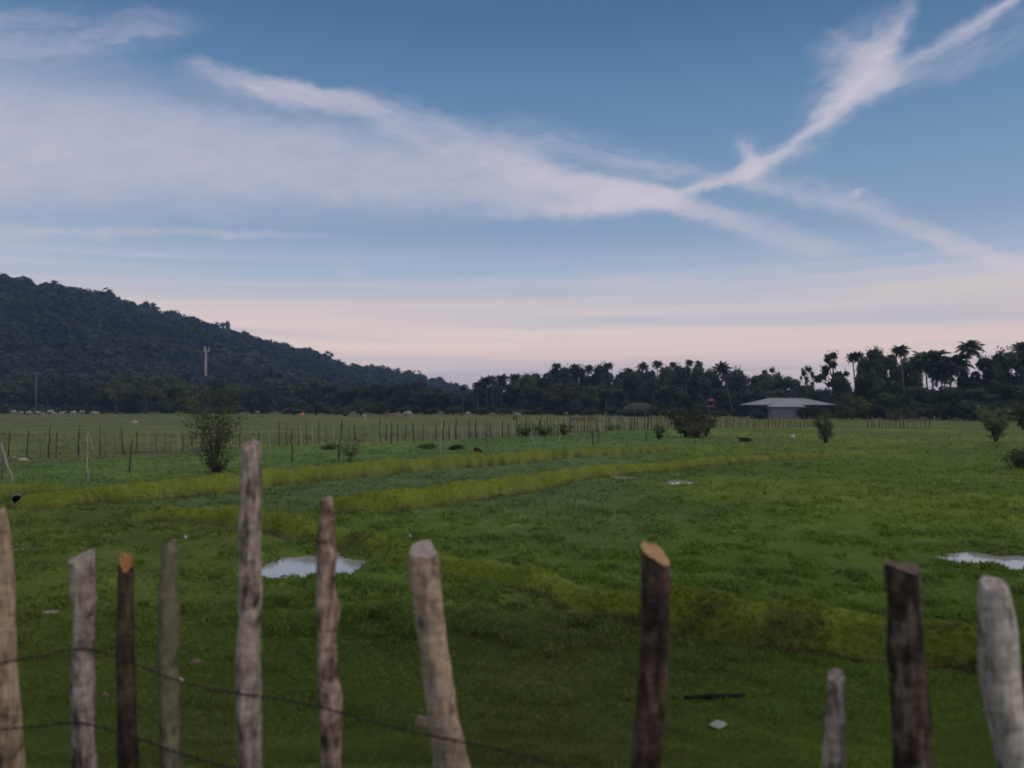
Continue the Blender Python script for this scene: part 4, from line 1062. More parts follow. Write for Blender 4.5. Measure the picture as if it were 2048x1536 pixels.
# ------------------------------------------------------------------ saplings and shrubs in the field
def sapling(name, label, cat, px, pyb, pyt, wpx, nst, nleaf, lsize, mat, fork=0.5, droop=0.0, wstem=0.02, profile=None):
    g = gnd(px, pyb, 0.0); d = g.y; z = float(terrain(np.array([g.x]), np.array([d]))[0]) - 0.03
    H = topz(pyt, d) - z; W = wpx / FPX * d / 2
    o = thing(name, label, cat, (g.x, d, z))
    mb = MB(); tips = []; r = random.Random(int(px * 7 + pyb))
    for i in range(nst):
        a = r.uniform(0, 6.28); q = math.sqrt(r.random()) * W; hh = H * (r.uniform(0.55, 1.0) if i else 1.0)
        qq = q * (profile(hh / H) if profile else 1)
        e = Vector((qq * math.cos(a), qq * math.sin(a), hh)); m = Vector((e.x * 0.3, e.y * 0.3, hh * 0.5))
        b = Vector((r.uniform(-.08, .08), r.uniform(-.08, .08), -0.1))
        mb.tube([b, m, e], [wstem, wstem * 0.7, wstem * 0.25], 5)
        for k in range(7):
            t = r.uniform(0.25, 1.0); p = b.lerp(m, t * 2) if t < .5 else m.lerp(e, t * 2 - 1)
            tw = p + Vector((r.uniform(-1, 1) * W * .45, r.uniform(-1, 1) * W * .45, r.uniform(-.05, .25) * H * .4))
            tw.z = max(0.05, min(tw.z, H * 1.0))
            mb.tube([p, tw], [wstem * .35, wstem * .15], 4); tips += [(p, tw)] * 1
        tips.append((m, e))
    obj('stem', mb.mesh('stem', BARK, True), o)
    idx = rng.integers(0, len(tips), nleaf); A = np.array([tuple(t[0]) for t in tips]); B = np.array([tuple(t[1]) for t in tips])
    t = rng.uniform(0.2, 1.1, nleaf)[:, None]; P = A[idx] * (1 - t) + B[idx] * t + rng.normal(size=(nleaf, 3)) * W * 0.09
    P[:, 2] = np.maximum(P[:, 2], 0.02)
    U = rdirs(nleaf) * (lsize * rng.uniform(0.6, 1.3, nleaf))[:, None]; U[:, 2] -= droop * lsize
    Wv = np.cross(U, rdirs(nleaf)) * 0.45
    V, F = quads(P, U, Wv)
    obj('foliage', mesh_np('foliage', V, F, mat), o)
    return o
LEAF_SAP = mat_leaf('sapling_leaves', (0.15, 0.19, 0.075), (0.08, 0.105, 0.045), 1.5, trans=0.5)
LEAF_SCRUB = mat_leaf('scrub_leaves', (0.11, 0.11, 0.055), (0.06, 0.062, 0.035), 1.5, trans=0.4)
sapling('leafy_sapling', 'tall leafy sapling standing by the earth bank at left', 'sapling', 430, 945, 768, 165, 18, 1900, 0.070, LEAF_SAP, wstem=0.022, profile=lambda h: 0.5 + 0.8 * math.sin(min(1, h) * 2.7))
sapling('shrub', 'scrubby dark growth round the foot of the leafy sapling', 'shrub', 438, 946, 908, 70, 14, 700, 0.05, LEAF_SCRUB, wstem=0.012)
sapling('twiggy_shrub', 'thin twiggy shrub before the middle of the far fence', 'shrub', 697, 922, 872, 62, 14, 420, 0.045, LEAF_BROWN, wstem=0.010)
sapling('bush', 'left and larger of the dark twin bushes at the fence', 'bush', 1372, 877, 822, 80, 18, 1900, 0.11, LEAF_SCRUB, wstem=0.05, droop=0.3, profile=lambda h: 0.3 + 0.9 * h)
sapling('bush', 'right and slimmer of the dark twin bushes at the fence', 'bush', 1412, 876, 826, 50, 12, 900, 0.11, LEAF_SCRUB, wstem=0.04, profile=lambda h: 0.4 + 0.7 * h)
sapling('bush', 'low ragged clump between and before the dark twin bushes', 'bush', 1394, 879, 842, 70, 14, 900, 0.10, LEAF_SCRUB, wstem=0.03)
sapling('sapling', 'dark sapling alone in the field right of the house', 'sapling', 1652, 887, 826, 60, 14, 1000, 0.10, LEAF_SAP, wstem=0.04, profile=lambda h: 0.9 - 0.3 * h)
sapling('bush', 'rounded bush on a dark stem near the right edge', 'bush', 1992, 884, 814, 72, 16, 1500, 0.11, LEAF_SAP, wstem=0.05, profile=lambda h: 0.35 + 0.8 * h)
sapling('bush', 'low dark bush cut by the right edge below the horizon', 'bush', 2040, 938, 898, 80, 14, 900, 0.07, LEAF_SCRUB, wstem=0.02)
sapling('bush', 'bush behind the rounded one at the right edge', 'bush', 2046, 862, 808, 50, 12, 1500, 0.14, LEAF_OLIVE, wstem=0.04)
sapling('shrub', 'small bluish-green shrub left of the dark twin bushes', 'shrub', 1318, 881, 851, 28, 8, 500, 0.08, LEAF_MID, wstem=0.02)
for i, (px, pb, pt, w, mt, lb) in enumerate([(1048, 872, 856, 40, LEAF_SAP, 'low green weeds at the left end of the fence patch'), (1085, 872, 852, 46, LEAF_SAP, 'broad green weeds in the middle of the fence patch'), (1128, 870, 850, 44, LEAF_SAP, 'taller green weeds at the right end of the fence patch'), (1222, 862, 850, 40, LEAF_SAP, 'dark weeds at the fence right of the green patch'),
        (858, 895, 887, 36, LEAF_SAP, 'low weed clump in the light green paddock'), (912, 900, 892, 32, LEAF_SCRUB, 'low brownish clump in the paddock right of the low weed clump'), (955, 908, 896, 16, LEAF_SCRUB, 'small dark tussock by the long bund'), (660, 899, 889, 44, LEAF_SAP, 'low weeds at the fence foot by the twiggy shrub'), (1488, 884, 877, 22, LEAF_SAP, 'small leafy tuft in the right field')]):
    g = gnd(px, pb)
    sapling('weed_clump', lb, 'weeds', px, pb, pt, w, 11, 320, 0.0022 * g.y, mt, wstem=0.008)

# ------------------------------------------------------------------ cattle
def skin_mesh(name, V, Ed, rad, sub=1):
    me = bpy.data.meshes.new(name); me.from_pydata(V, Ed, []); o = bpy.data.objects.new(name, me); COL.objects.link(o)
    s = o.modifiers.new('skin', 'SKIN'); s.use_smooth_shade = True
    for i, r in enumerate(rad): me.skin_vertices[0].data[i].radius = (r, r) if not isinstance(r, tuple) else r
    me.skin_vertices[0].data[0].use_root = True
    b = o.modifiers.new('sub', 'SUBSURF'); b.levels = sub; b.render_levels = sub
    dg = bpy.context.evaluated_depsgraph_get(); dg.update()
    res = bpy.data.meshes.new_from_object(o.evaluated_get(dg)); res.name = name
    bpy.data.objects.remove(o)
    return res
def cow_mesh(pose):
    V = []; Ed = []; Rd = []
    def add(p, r, par=None):
        V.append(p); Rd.append(r)
        if par is not None: Ed.append((par, len(V) - 1))
        return len(V) - 1
    zl = 0.0 if pose != 'lying' else -0.62
    pel = add((-0.62, 0, 1.16 + zl), (.25, .27)); mid = add((-0.05, 0, 1.06 + zl), (.31, .36), pel); ch = add((0.45, 0, 1.10 + zl), (.27, .34), mid); hump = add((0.50, 0, 1.42 + zl), .10, ch)
    if pose == 'grazing':
        nk = add((0.85, 0, 0.95), (.13, .18), ch); hd = add((1.12, 0, 0.42), (.11, .13), nk); mz = add((1.22, 0, 0.14), .075, hd)
    else:
        nk = add((0.86, 0, 1.36 + zl), (.13, .18), ch); hd = add((1.16, 0, 1.52 + zl), (.11, .13), nk); mz = add((1.44, 0, 1.36 + zl), .075, hd)
    for sy in (-1, 1):
        hx, hy, hz = V[hd]
        add((hx - 0.06, sy * 0.24, hz + 0.06), .035, hd); add((hx - 0.02, sy * 0.13, hz + 0.26), .022, hd)
        if pose != 'lying':
            k = add((-0.58, sy * 0.20, 0.74), .13, pel); h = add((-0.72, sy * 0.20, 0.46), .065, k); f = add((-0.66, sy * 0.20, 0.04), .055, h)
            k = add((0.44 + sy * 0.05, sy * 0.18, 0.70), .10, ch); h = add((0.46 + sy * 0.07, sy * 0.18, 0.38), .06, k); f = add((0.45 + sy * 0.08, sy * 0.18, 0.04), .055, h)
        else:
            k = add((-0.35, sy * 0.36, 0.22), .13, pel); add((-0.05, sy * 0.42, 0.08), .06, k)
            k = add((0.62, sy * 0.26, 0.22), .10, ch); add((0.30, sy * 0.32, 0.07), .06, k)
    t = add((-0.92, 0, 1.12 + zl), .04, pel); t2 = add((-0.99, 0, max(0.12, 0.62 + zl)), .03, t)
    return skin_mesh('cow', V, Ed, Rd, 1)
COWS = {p: cow_mesh(p) for p in ('grazing', 'standing', 'lying')}
COWM = {'white': mat_simple('white_hide', (0.36, 0.35, 0.31), (0.26, 0.25, 0.22), 2.0), 'orange': mat_simple('orange_hide', (0.48, 0.22, 0.13), (0.34, 0.15, 0.09), 2.0), 'brown': mat_simple('brown_hide', (0.20, 0.11, 0.08), (0.12, 0.07, 0.05), 2.0),
        'dark': mat_simple('dark_hide', (0.035, 0.03, 0.03), (0.02, 0.018, 0.018), 2.0), 'cream': mat_simple('cream_hide', (0.27, 0.24, 0.20), (0.19, 0.165, 0.14), 2.0)}
COWD = {}
def cow(px, pyb, hpx, colr, pose, rz, label, group):
    g = gnd(px, pyb); z = float(terrain(np.array([g.x]), np.array([g.y]))[0])
    key = (pose, colr)
    if key not in COWD:
        me = COWS[pose].copy(); me.materials.clear(); me.materials.append(COWM[colr]); COWD[key] = me
    o = obj('cow', COWD[key]); o.location = (g.x, g.y, z); o.rotation_euler = (0, 0, R(rz))
    s = hpx / FPX * g.y / {'grazing': 1.5, 'standing': 1.75, 'lying': 1.1}[pose]; o.scale = (s,) * 3
    tag(o, label, 'cow', group)
GH = 'white cattle grazing at the far left'
herd = [(27, 829, 9, 'grazing', 10), (42, 830, 9, 'grazing', 175), (57, 830, 9, 'grazing', 20), (76, 829, 9, 'standing', 200), (86, 832, 9, 'grazing', 160), (101, 829, 10, 'grazing', 15), (109, 831, 9, 'standing', 190), (124, 831, 11, 'standing', 5), (147, 831, 10, 'grazing', 60), (164, 830, 10, 'grazing', 170), (186, 831, 9, 'grazing', 8), (194, 830, 9, 'standing', 180)]
for i, (px, pb, h, po, rz) in enumerate(herd):
    cow(px, pb, h, 'white', po, rz, f'small white cow {"grazing" if po == "grazing" else "standing"} in the far left herd, {ORD[i]} from the left', GH)
GC = 'cattle scattered in the middle pasture'
for a in [(515, 830, 8, 'cream', 'grazing', 20, 'pale cow at the far left of the middle pasture'), (545, 820, 8, 'white', 'grazing', 170, 'tiny white cow before the dark trees below the slim palms'), (603, 838, 14, 'orange', 'standing', 80, 'orange cow seen end-on before the rounded bushes'), (727, 844, 14, 'white', 'grazing', 300, 'white cow grazing head down near the middle fence'),
          (690, 834, 7, 'dark', 'lying', 15, 'dark cow lying before the rounded bushes'), (768, 830, 12, 'orange', 'lying', 170, 'orange cow resting against the earth mound'), (815, 838, 17, 'white', 'grazing', 330, 'large white cow grazing right of the earth mound'), (922, 833, 8, 'brown', 'lying', 5, 'brown cow lying left of a white one in mid pasture'), (936, 832, 9, 'white', 'grazing', 30, 'white cow right behind the lying brown one'),
          (985, 834, 9, 'cream', 'grazing', 175, 'cream cow grazing before the palm grove bushes'), (1003, 835, 8, 'brown', 'grazing', 10, 'brown cow just right of the cream grazing one'), (1036, 833, 9, 'white', 'lying', 200, 'pale cow lying low before the grove'), (1028, 842, 8, 'dark', 'grazing', 70, 'small dark calf before the lying pale cow'), (1076, 842, 10, 'cream', 'grazing', 100, 'cream cow behind the left end of the dense fence'),
          (1132, 832, 8, 'cream', 'grazing', 20, 'pale cow far behind the dense fence'), (1148, 845, 14, 'brown', 'standing', 175, 'reddish cow behind the dense fence, left of two'), (1164, 844, 12, 'brown', 'grazing', 10, 'brown calf between two bigger brown cows behind the fence'), (1184, 845, 16, 'brown', 'standing', 160, 'dark brown cow behind the dense fence, right of the calf'), (1285, 829, 9, 'white', 'grazing', 60, 'white cow alone in front of the low hut'), (1204, 841, 9, 'cream', 'grazing', 80, 'small pale calf right of the brown cattle behind the fence')]:
    cow(*a, GC)
def lump(name, label, cat, px, pyb, wpx, hpx, mat, n=2, sq=0.6, group=None):
    g = gnd(px, pyb); z = float(terrain(np.array([g.x]), np.array([g.y]))[0])
    W = wpx / FPX * g.y / 2; H = hpx / FPX * g.y
    bm = bmesh.new(); bmesh.ops.create_icosphere(bm, subdivisions=3, radius=1.0)
    r = random.Random(int(px + pyb)); o3 = (r.uniform(0, 9), r.uniform(0, 9))
    for v in bm.verts:
        k = 1 + 0.55 * (float(fbm(np.array([v.co.x * 1.3 + o3[0]]), np.array([v.co.y * 1.3 + v.co.z * 1.7 + o3[1]]), 5, 3)[0]) - 0.5)
        v.co = Vector((v.co.x * W * k, v.co.y * W * sq * k, max(-0.3, v.co.z) * H * k))
    me = bpy.data.meshes.new(name); bm.to_mesh(me); bm.free(); me.materials.append(mat)
    for p in me.polygons: p.use_smooth = True
    o = obj(name, me); o.location = (g.x, g.y, z); o.rotation_euler = (0, 0, r.uniform(-.4, .4)); tag(o, label, cat, group); return o
EARTH = mat_simple('dry_earth', (0.16, 0.14, 0.10), (0.10, 0.085, 0.06), 1.5)
ROCKP = mat_simple('pale_rock', (0.40, 0.38, 0.34), (0.26, 0.24, 0.22), 4.0)
ROCKB = mat_simple('brown_clod', (0.20, 0.15, 0.11), (0.10, 0.08, 0.06), 6.0)
WHITEM = mat_simple('white_plastic', (0.62, 0.62, 0.62), (0.5, 0.5, 0.52), 5.0)
lump('earth_mound', 'low brown earth mound between the orange and white cows', 'mound', 790, 833, 46, 7, EARTH)
lump('rock', 'small pale rock near the crossed sticks at left', 'rock', 28, 917, 10, 4, ROCKP)
lump('rock', 'longer pale rock beyond the fence near the crossed sticks', 'rock', 46, 921, 22, 6, ROCKP)
lump('rock', 'pale stone pair lying in the far left pasture', 'rock', 270, 847, 16, 5, ROCKP)
lump('rock', 'small white stone in the right field left of the dark sapling', 'rock', 1586, 876, 7, 6, WHITEM)
lump('rock', 'pale stone on the earth bank by the stick before the twiggy shrub', 'rock', 641, 935, 6, 4, ROCKP)
lump('clod', 'brown clod at the foot of the leaning pale post', 'clod', 845, 1450, 40, 22, ROCKB, sq=0.8)
lump('stone', 'brown stone between the faded olive-grey stick and the tall grey stick', 'stone', 392, 1328, 28, 12, ROCKB, sq=0.7)
lump('stone', 'small whitish stone right of the olive stick', 'stone', 358, 1360, 22, 10, ROCKP)
lump('stone', 'small brownish stone between the waisted and dark sticks', 'stone', 210, 1392, 18, 9, ROCKB)
lump('stone', 'tiny white fleck of stone on the bund above the leaning post', 'stone', 820, 1079, 6, 4, WHITEM)
lump('stone', 'tiny white fleck in the grass above the olive stick', 'stone', 371, 1082, 6, 5, WHITEM)
def build_log():
    a, b = gnd(1368, 1390, 0.03), gnd(1490, 1380, 0.06); mb = MB(); pts = []; rr = []
    for i in range(12):
        t = i / 11; pts.append(a.lerp(b, t) + Vector((0, rf.uniform(-.01, .01), rf.uniform(-.008, .008)))); rr.append(0.022 * rf.uniform(0.7, 1.25) * (1 - 0.35 * abs(t - 0.4)))
    z = [float(terrain(np.array([p.x]), np.array([p.y]))[0]) for p in pts]
    pts = [Vector((p.x, p.y, zz + 0.035)) for p, zz in zip(pts, z)]
    mb.tube(pts, rr, 9, jit=0.12)
    mb.tube([pts[4], pts[4] + Vector((0.03, -0.06, 0.03))], [0.012, 0.006], 6)
    o = obj('charred_branch', mb.mesh('charred_branch', mat_simple('charred_wood', (0.022, 0.018, 0.018), (0.010, 0.009, 0.009), 20), True)); tag(o, 'short black branch lying on the grass right of the cut post', 'branch')
build_log()
def build_litter():
    c = gnd(1437, 1471, 0.0); z = float(terrain(np.array([c.x]), np.array([c.y]))[0]); k = c.y / FPX
    bm = bmesh.new(); n = 7; g = [[None] * n for _ in range(n)]
    for i in range(n):
        for j in range(n):
            u_, v_ = i / (n - 1) - .5, j / (n - 1) - .5
            g[i][j] = bm.verts.new((u_ * 34 * k, v_ * 0.11 + u_ * 0.05, 0.012 + 0.012 * math.sin(u_ * 7 + v_ * 3)))
    for i in range(n - 1):
        for j in range(n - 1): bm.faces.new((g[i][j], g[i + 1][j], g[i + 1][j + 1], g[i][j + 1]))
    bmesh.ops.solidify(bm, geom=bm.faces[:], thickness=0.002)
    me = bpy.data.meshes.new('litter'); bm.to_mesh(me); bm.free(); me.materials.append(WHITEM)
    o = obj('paper_scrap', me); o.location = (c.x, c.y, z + 0.045); tag(o, 'crumpled white scrap on the grass below the black branch', 'litter')
build_litter()
def build_pipe():
    g = gnd(33, 1014, 0.0); z = float(terrain(np.array([g.x]), np.array([g.y]))[0])
    o = thing('drain_pipe', 'round pipe end with pale rim and black mouth at far left', 'pipe', (g.x, g.y, z + 0.02), math.atan2(-g.x, g.y))
    mb = MB(); R0, R1, L, n = 0.115, 0.095, 0.45, 24; vs = []
    for (r, y) in ((R0, 0), (R0, L), (R1, L), (R1, 0)):
        for i in range(n):
            a = 6.2832 * i / n; vs.append((r * math.cos(a), y, r * math.sin(a) + 0.06))
    fs = [(q * n + i, q * n + (i + 1) % n, ((q + 1) % 4) * n + (i + 1) % n, ((q + 1) % 4) * n + i) for q in range(4) for i in range(n)]
    mb.faces(vs, fs); obj('pipe_wall', mb.mesh('pipe_wall', STK_G), o)
    mb = MB(); mb.tube([(0, 0.35, 0.06), (0, 0.40, 0.06)], [0.109, 0.109], 20); obj('mouth_shade', mb.mesh('mouth_shade', COWM['dark']), o)  # black disc stands in for the shade inside the pipe
build_pipe()

# ------------------------------------------------------------------ near fence
def near_post(name, label, pts, d, mat, top=(0, 0), n=36, rough=0.10, cutmat=None, seed=0, flat=1.0, knots=()):
    """pts: (px, py, width px) from the top down to the frame edge; top=(slope x, slope y) of the cut"""
    r = random.Random(seed)
    P = [at(a, b, d) for a, b, w in pts]; Rr = [w / 2 / FPX * d for a, b, w in pts]
    # carry on to the ground
    q = P[-1] + (P[-1] - P[-2]).normalized() * 0.1
    zg = float(terrain(np.array([q.x]), np.array([d]))[0]) - 0.25
    dirn = (P[-1] - P[0]).normalized(); s = (zg - P[-1].z) / dirn.z
    P.append(P[-1] + dirn * s); Rr.append(Rr[-1] * 1.06)
    zz = [p.z for p in P]; base = Vector((P[-1].x, d, zg + 0.25))
    M = 150; mb = MB(); vs = []; so = seed * 3.7
    zsn = np.linspace(zz[0], zz[-1], M)
    xs = np.interp(-zsn, [-z_ for z_ in zz], [p.x for p in P]); rs = np.interp(-zsn, [-z_ for z_ in zz], Rr)
    th = np.arange(n) / n * 2 * math.pi
    AA, ZZ = np.meshgrid(th, zsn, indexing='xy'); CA, SA = np.cos(AA), np.sin(AA); RS = rs[:, None]
    nz = fbm(CA * 1.1 + so, ZZ * 5 + SA * 1.1, seed, 3) - 0.5; nf = fbm(CA * 3 + so, ZZ * 22 + SA * 3, seed + 9, 2) - 0.5
    k = 1 + rough * 2.6 * nz + rough * 1.3 * nf + 0.09 * np.cos(2 * AA + so + ZZ * 1.5) + 0.06 * np.cos(3 * AA + so * 2)
    k = k + 0.22 * (fbm(CA * 3.4 + so, ZZ * 2.2 + SA * 3.4 + seed, seed + 21, 3) - 0.5)
    XX = CA * RS * k; YY = SA * RS * k * flat; fall = np.clip(1 - np.arange(M) / 12.0, 0, 1)[:, None]
    Z2 = ZZ + (top[0] * XX + top[1] * YY + 0.018 * (vnoise(CA * 2.0 + so, SA * 2.0 + seed, seed) - 0.5)) * fall
    vs = np.stack([xs[:, None] + XX - base.x, YY, Z2 - base.z], -1).reshape(-1, 3).tolist()
    me_v = vs; fs = []
    for j in range(M - 1):
        for i in range(n):
            i2 = (i + 1) % n; fs.append((j * n + i, (j + 1) * n + i, (j + 1) * n + i2, j * n + i2))
    fs.append(tuple(range((M - 1) * n, M * n))[::-1])
    o = thing(name, label, 'fence post', base, 0, 'posts of the near fence')
    obj('shaft', mesh_np('shaft', np.array(me_v), fs, mat, True), o)
    # cut face: fan with a slightly raised grain centre
    ring = [Vector(v) for v in vs[:n]]; c = sum(ring, Vector()) / n
    cv = [tuple(v) for v in ring] + [tuple(c.lerp(v, 0.55) + Vector((0, 0, 0.002 * r.uniform(-1, 1.5)))) for v in ring] + [tuple(c)]
    cf = [(i, (i + 1) % n, n + (i + 1) % n, n + i) for i in range(n)] + [(n + i, n + (i + 1) % n, 2 * n) for i in range(n)]
    obj('cut_top', mesh_np('cut_top', np.array(cv), cf, cutmat or mat), o)
    return o, base
W_GREY = mat_wood('grey_bark', (0.46, 0.385, 0.365), (0.26, 0.205, 0.19), (0.070, 0.052, 0.047), 0.49)
W_PINK = mat_wood('pinkish_bark', (0.48, 0.37, 0.33), (0.25, 0.17, 0.145), (0.05, 0.035, 0.032), 0.51)
W_PALE = mat_wood('pale_peeled_wood', (0.44, 0.34, 0.27), (0.29, 0.22, 0.18), (0.09, 0.067, 0.058), 0.46)
W_DARK = mat_wood('dark_bark', (0.12, 0.085, 0.07), (0.070, 0.045, 0.036), (0.030, 0.020, 0.017), 0.50)
W_DARK2 = mat_wood('dark_patchy_bark', (0.20, 0.15, 0.125), (0.085, 0.060, 0.050), (0.035, 0.025, 0.021), 0.53)
W_OLIVE = mat_wood('mossy_wood', (0.24, 0.215, 0.16), (0.155, 0.14, 0.10), (0.075, 0.067, 0.05), 0.49, moss=(0.13, 0.125, 0.075))
W_WHITE = mat_wood('whitish_bark', (0.52, 0.48, 0.46), (0.36, 0.32, 0.30), (0.15, 0.12, 0.11), 0.45)
W_TAN = mat_wood('tan_bark', (0.46, 0.36, 0.27), (0.32, 0.23, 0.16), (0.13, 0.10, 0.08), 0.47)
CUT_OR = mat_simple('fresh_orange_cut', (0.40, 0.19, 0.07), (0.20, 0.10, 0.045), 45)
CUT_TAN = mat_simple('fresh_tan_cut', (0.46, 0.28, 0.15), (0.28, 0.17, 0.10), 45)
CUT_GREY = mat_simple('grey_cut', (0.36, 0.31, 0.29), (0.24, 0.20, 0.19), 25)
CUT_DK = mat_simple('dark_cut', (0.16, 0.11, 0.09), (0.10, 0.07, 0.06), 25)
NP = {}
def dist_of(px): return 4.25 - 1.0 * px / 2048
NP['a'] = near_post('fence_post', 'leftmost near stick, tan and pointed, cut by the photo edge', [(3, 1018, 12), (6, 1060, 22), (10, 1130, 28), (12, 1250, 32), (18, 1400, 36), (26, 1536, 40)], dist_of(10), W_TAN, (0.6, -.4), seed=1, cutmat=CUT_GREY)
NP['b'] = near_post('fence_post', 'waisted grey stick with slanted flat top, second from the left', [(163, 1112, 46), (166, 1150, 46), (170, 1200, 44), (170, 1240, 40), (168, 1300, 42), (166, 1360, 50), (168, 1450, 50), (170, 1536, 48)], dist_of(165), W_GREY, (0.35, .45), seed=2, rough=0.16, cutmat=CUT_GREY, flat=0.8)
NP['c'] = near_post('fence_post', 'slim dark brown stick with fresh orange cut top', [(251, 1124, 24), (252, 1150, 30), (252, 1200, 30), (251, 1300, 32), (254, 1400, 34), (256, 1536, 36)], dist_of(252), W_DARK, (-.6, 1.5), seed=3, cutmat=CUT_OR, flat=0.9)
NP['d'] = near_post('fence_post', 'faded olive-grey stick left of the tallest grey one', [(338, 1086, 27), (338, 1130, 26), (336, 1180, 32), (338, 1240, 38), (334, 1330, 38), (338, 1420, 40), (342, 1536, 42)], dist_of(337), W_OLIVE, (0.1, .2), seed=4, rough=0.14)
NP['e'] = near_post('fence_post', 'tallest stick of the near fence, grey and nearly straight', [(504, 888, 38), (502, 930, 40), (500, 1000, 42), (496, 1055, 48), (500, 1120, 46), (499, 1200, 46), (499, 1240, 44), (495, 1320, 48), (497, 1420, 48), (500, 1536, 44)], dist_of(500), W_GREY, (0.1, .4), seed=5, rough=0.10)
NP['f'] = near_post('fence_post', 'knotty pinkish stick with mossy tip right of the tallest', [(653, 996, 20), (655, 1030, 24), (652, 1080, 34), (652, 1130, 34), (653, 1170, 30), (657, 1215, 42), (654, 1260, 36), (655, 1320, 36), (660, 1400, 42), (664, 1536, 44)], dist_of(655), W_PINK, (0.2, .3), seed=6, rough=0.18)
NP['g'] = near_post('fence_post', 'thick pale peeled post leaning to the left', [(845, 1098, 56), (846, 1130, 64), (854, 1190, 64), (862, 1260, 60), (872, 1340, 62), (886, 1430, 64), (906, 1536, 72)], dist_of(860), W_PALE, (-0.12, .5), seed=7, rough=0.10, cutmat=CUT_GREY, flat=0.85)
NP['h'] = near_post('fence_post', 'dark post with oblique tan cut top facing the field', [(1312, 1108, 50), (1312, 1140, 50), (1311, 1200, 50), (1310, 1300, 52), (1306, 1380, 52), (1300, 1460, 54), (1294, 1536, 52)], dist_of(1310), W_DARK, (-0.5, 0.6), seed=8, rough=0.09, cutmat=CUT_TAN)
NP['i'] = near_post('fence_post', 'short greyish stick with a white patch, lowest of the near fence', [(1671, 1350, 34), (1671, 1390, 38), (1670, 1440, 44), (1668, 1490, 44), (1668, 1536, 44)], dist_of(1670) + 0.1, W_GREY, (0.2, .4), seed=9, rough=0.12)
NP['j'] = near_post('fence_post', 'thick dark patchy post, second from the right edge', [(1806, 1132, 66), (1808, 1170, 66), (1812, 1240, 60), (1812, 1300, 62), (1818, 1360, 60), (1826, 1450, 64), (1830, 1536, 64)], dist_of(1810), W_DARK2, (-0.05, .15), seed=10, rough=0.11, cutmat=CUT_DK)
NP['k'] = near_post('fence_post', 'whitish leaning post at the right edge of the photo', [(1988, 1168, 44), (1990, 1210, 56), (1996, 1280, 68), (2000, 1350, 72), (2012, 1430, 70), (2034, 1536, 66)], dist_of(1995), W_WHITE, (0.1, .5), seed=11, rough=0.09)

RUST = mat_simple('rusty_wire', (0.045, 0.035, 0.032), (0.025, 0.02, 0.02), 40)
def wire(label, pts, seed):
    r = random.Random(seed); P = []
    for (px, py) in pts: P.append(at(px, py, dist_of(px) - 0.075))
    cu = []
    for i in range(len(P) - 1):
        p0 = P[max(i - 1, 0)]; p1 = P[i]; p2 = P[i + 1]; p3 = P[min(i + 2, len(P) - 1)]
        for k in range(14):
            t = k / 14; cu.append(0.5 * ((2 * p1) + (p2 - p0) * t + (2 * p0 - 5 * p1 + 4 * p2 - p3) * t * t + (3 * p1 - p0 - 3 * p2 + p3) * t ** 3))
    cu.append(P[-1])
    o = thing('barbed_wire', label, 'barbed wire', cu[0]); b0 = cu[0]
    mb = MB()
    for ph in (0, math.pi):
        pp = [c - b0 + Vector((0, math.cos(i * 1.3 + ph), math.sin(i * 1.3 + ph))) * 0.003 for i, c in enumerate(cu)]
        b = len(mb.v); mb.tube(pp, [0.0030] * len(pp), 5)
    obj('strand', mb.mesh('strand', RUST), o)
    L = 0; nxt = 0.06; k = 0
    for i in range(len(cu) - 1):
        L += (cu[i + 1] - cu[i]).length
        if L > nxt:
            nxt = L + 0.12; m2 = MB(); c = cu[i] - b0
            for s in (-1, 1):
                m2.tube([c + Vector((-.004 * s, 0, -.011)), c + Vector((.004 * s, .004, .011))], [0.0013, 0.0008], 4)
                m2.tube([c + Vector((.005, -.009, -.003 * s)), c + Vector((.001, .009, .004 * s))], [0.0013, 0.0008], 4)
            obj('barb', m2.mesh('barb', RUST), o); k += 1
wire('upper barbed wire sagging from the waisted grey stick', [(-160, 1352), (-20, 1330), (80, 1312), (165, 1298), (255, 1322), (340, 1356), (420, 1378), (500, 1390), (580, 1402), (655, 1418), (760, 1448), (875, 1474), (1000, 1500), (1150, 1540), (1300, 1585)], 1)
wire('lower barbed wire sagging from the waisted grey stick', [(-160, 1478), (-20, 1462), (80, 1452), (160, 1446), (255, 1470), (340, 1500), (430, 1528), (500, 1546), (655, 1590), (875, 1650)], 2)

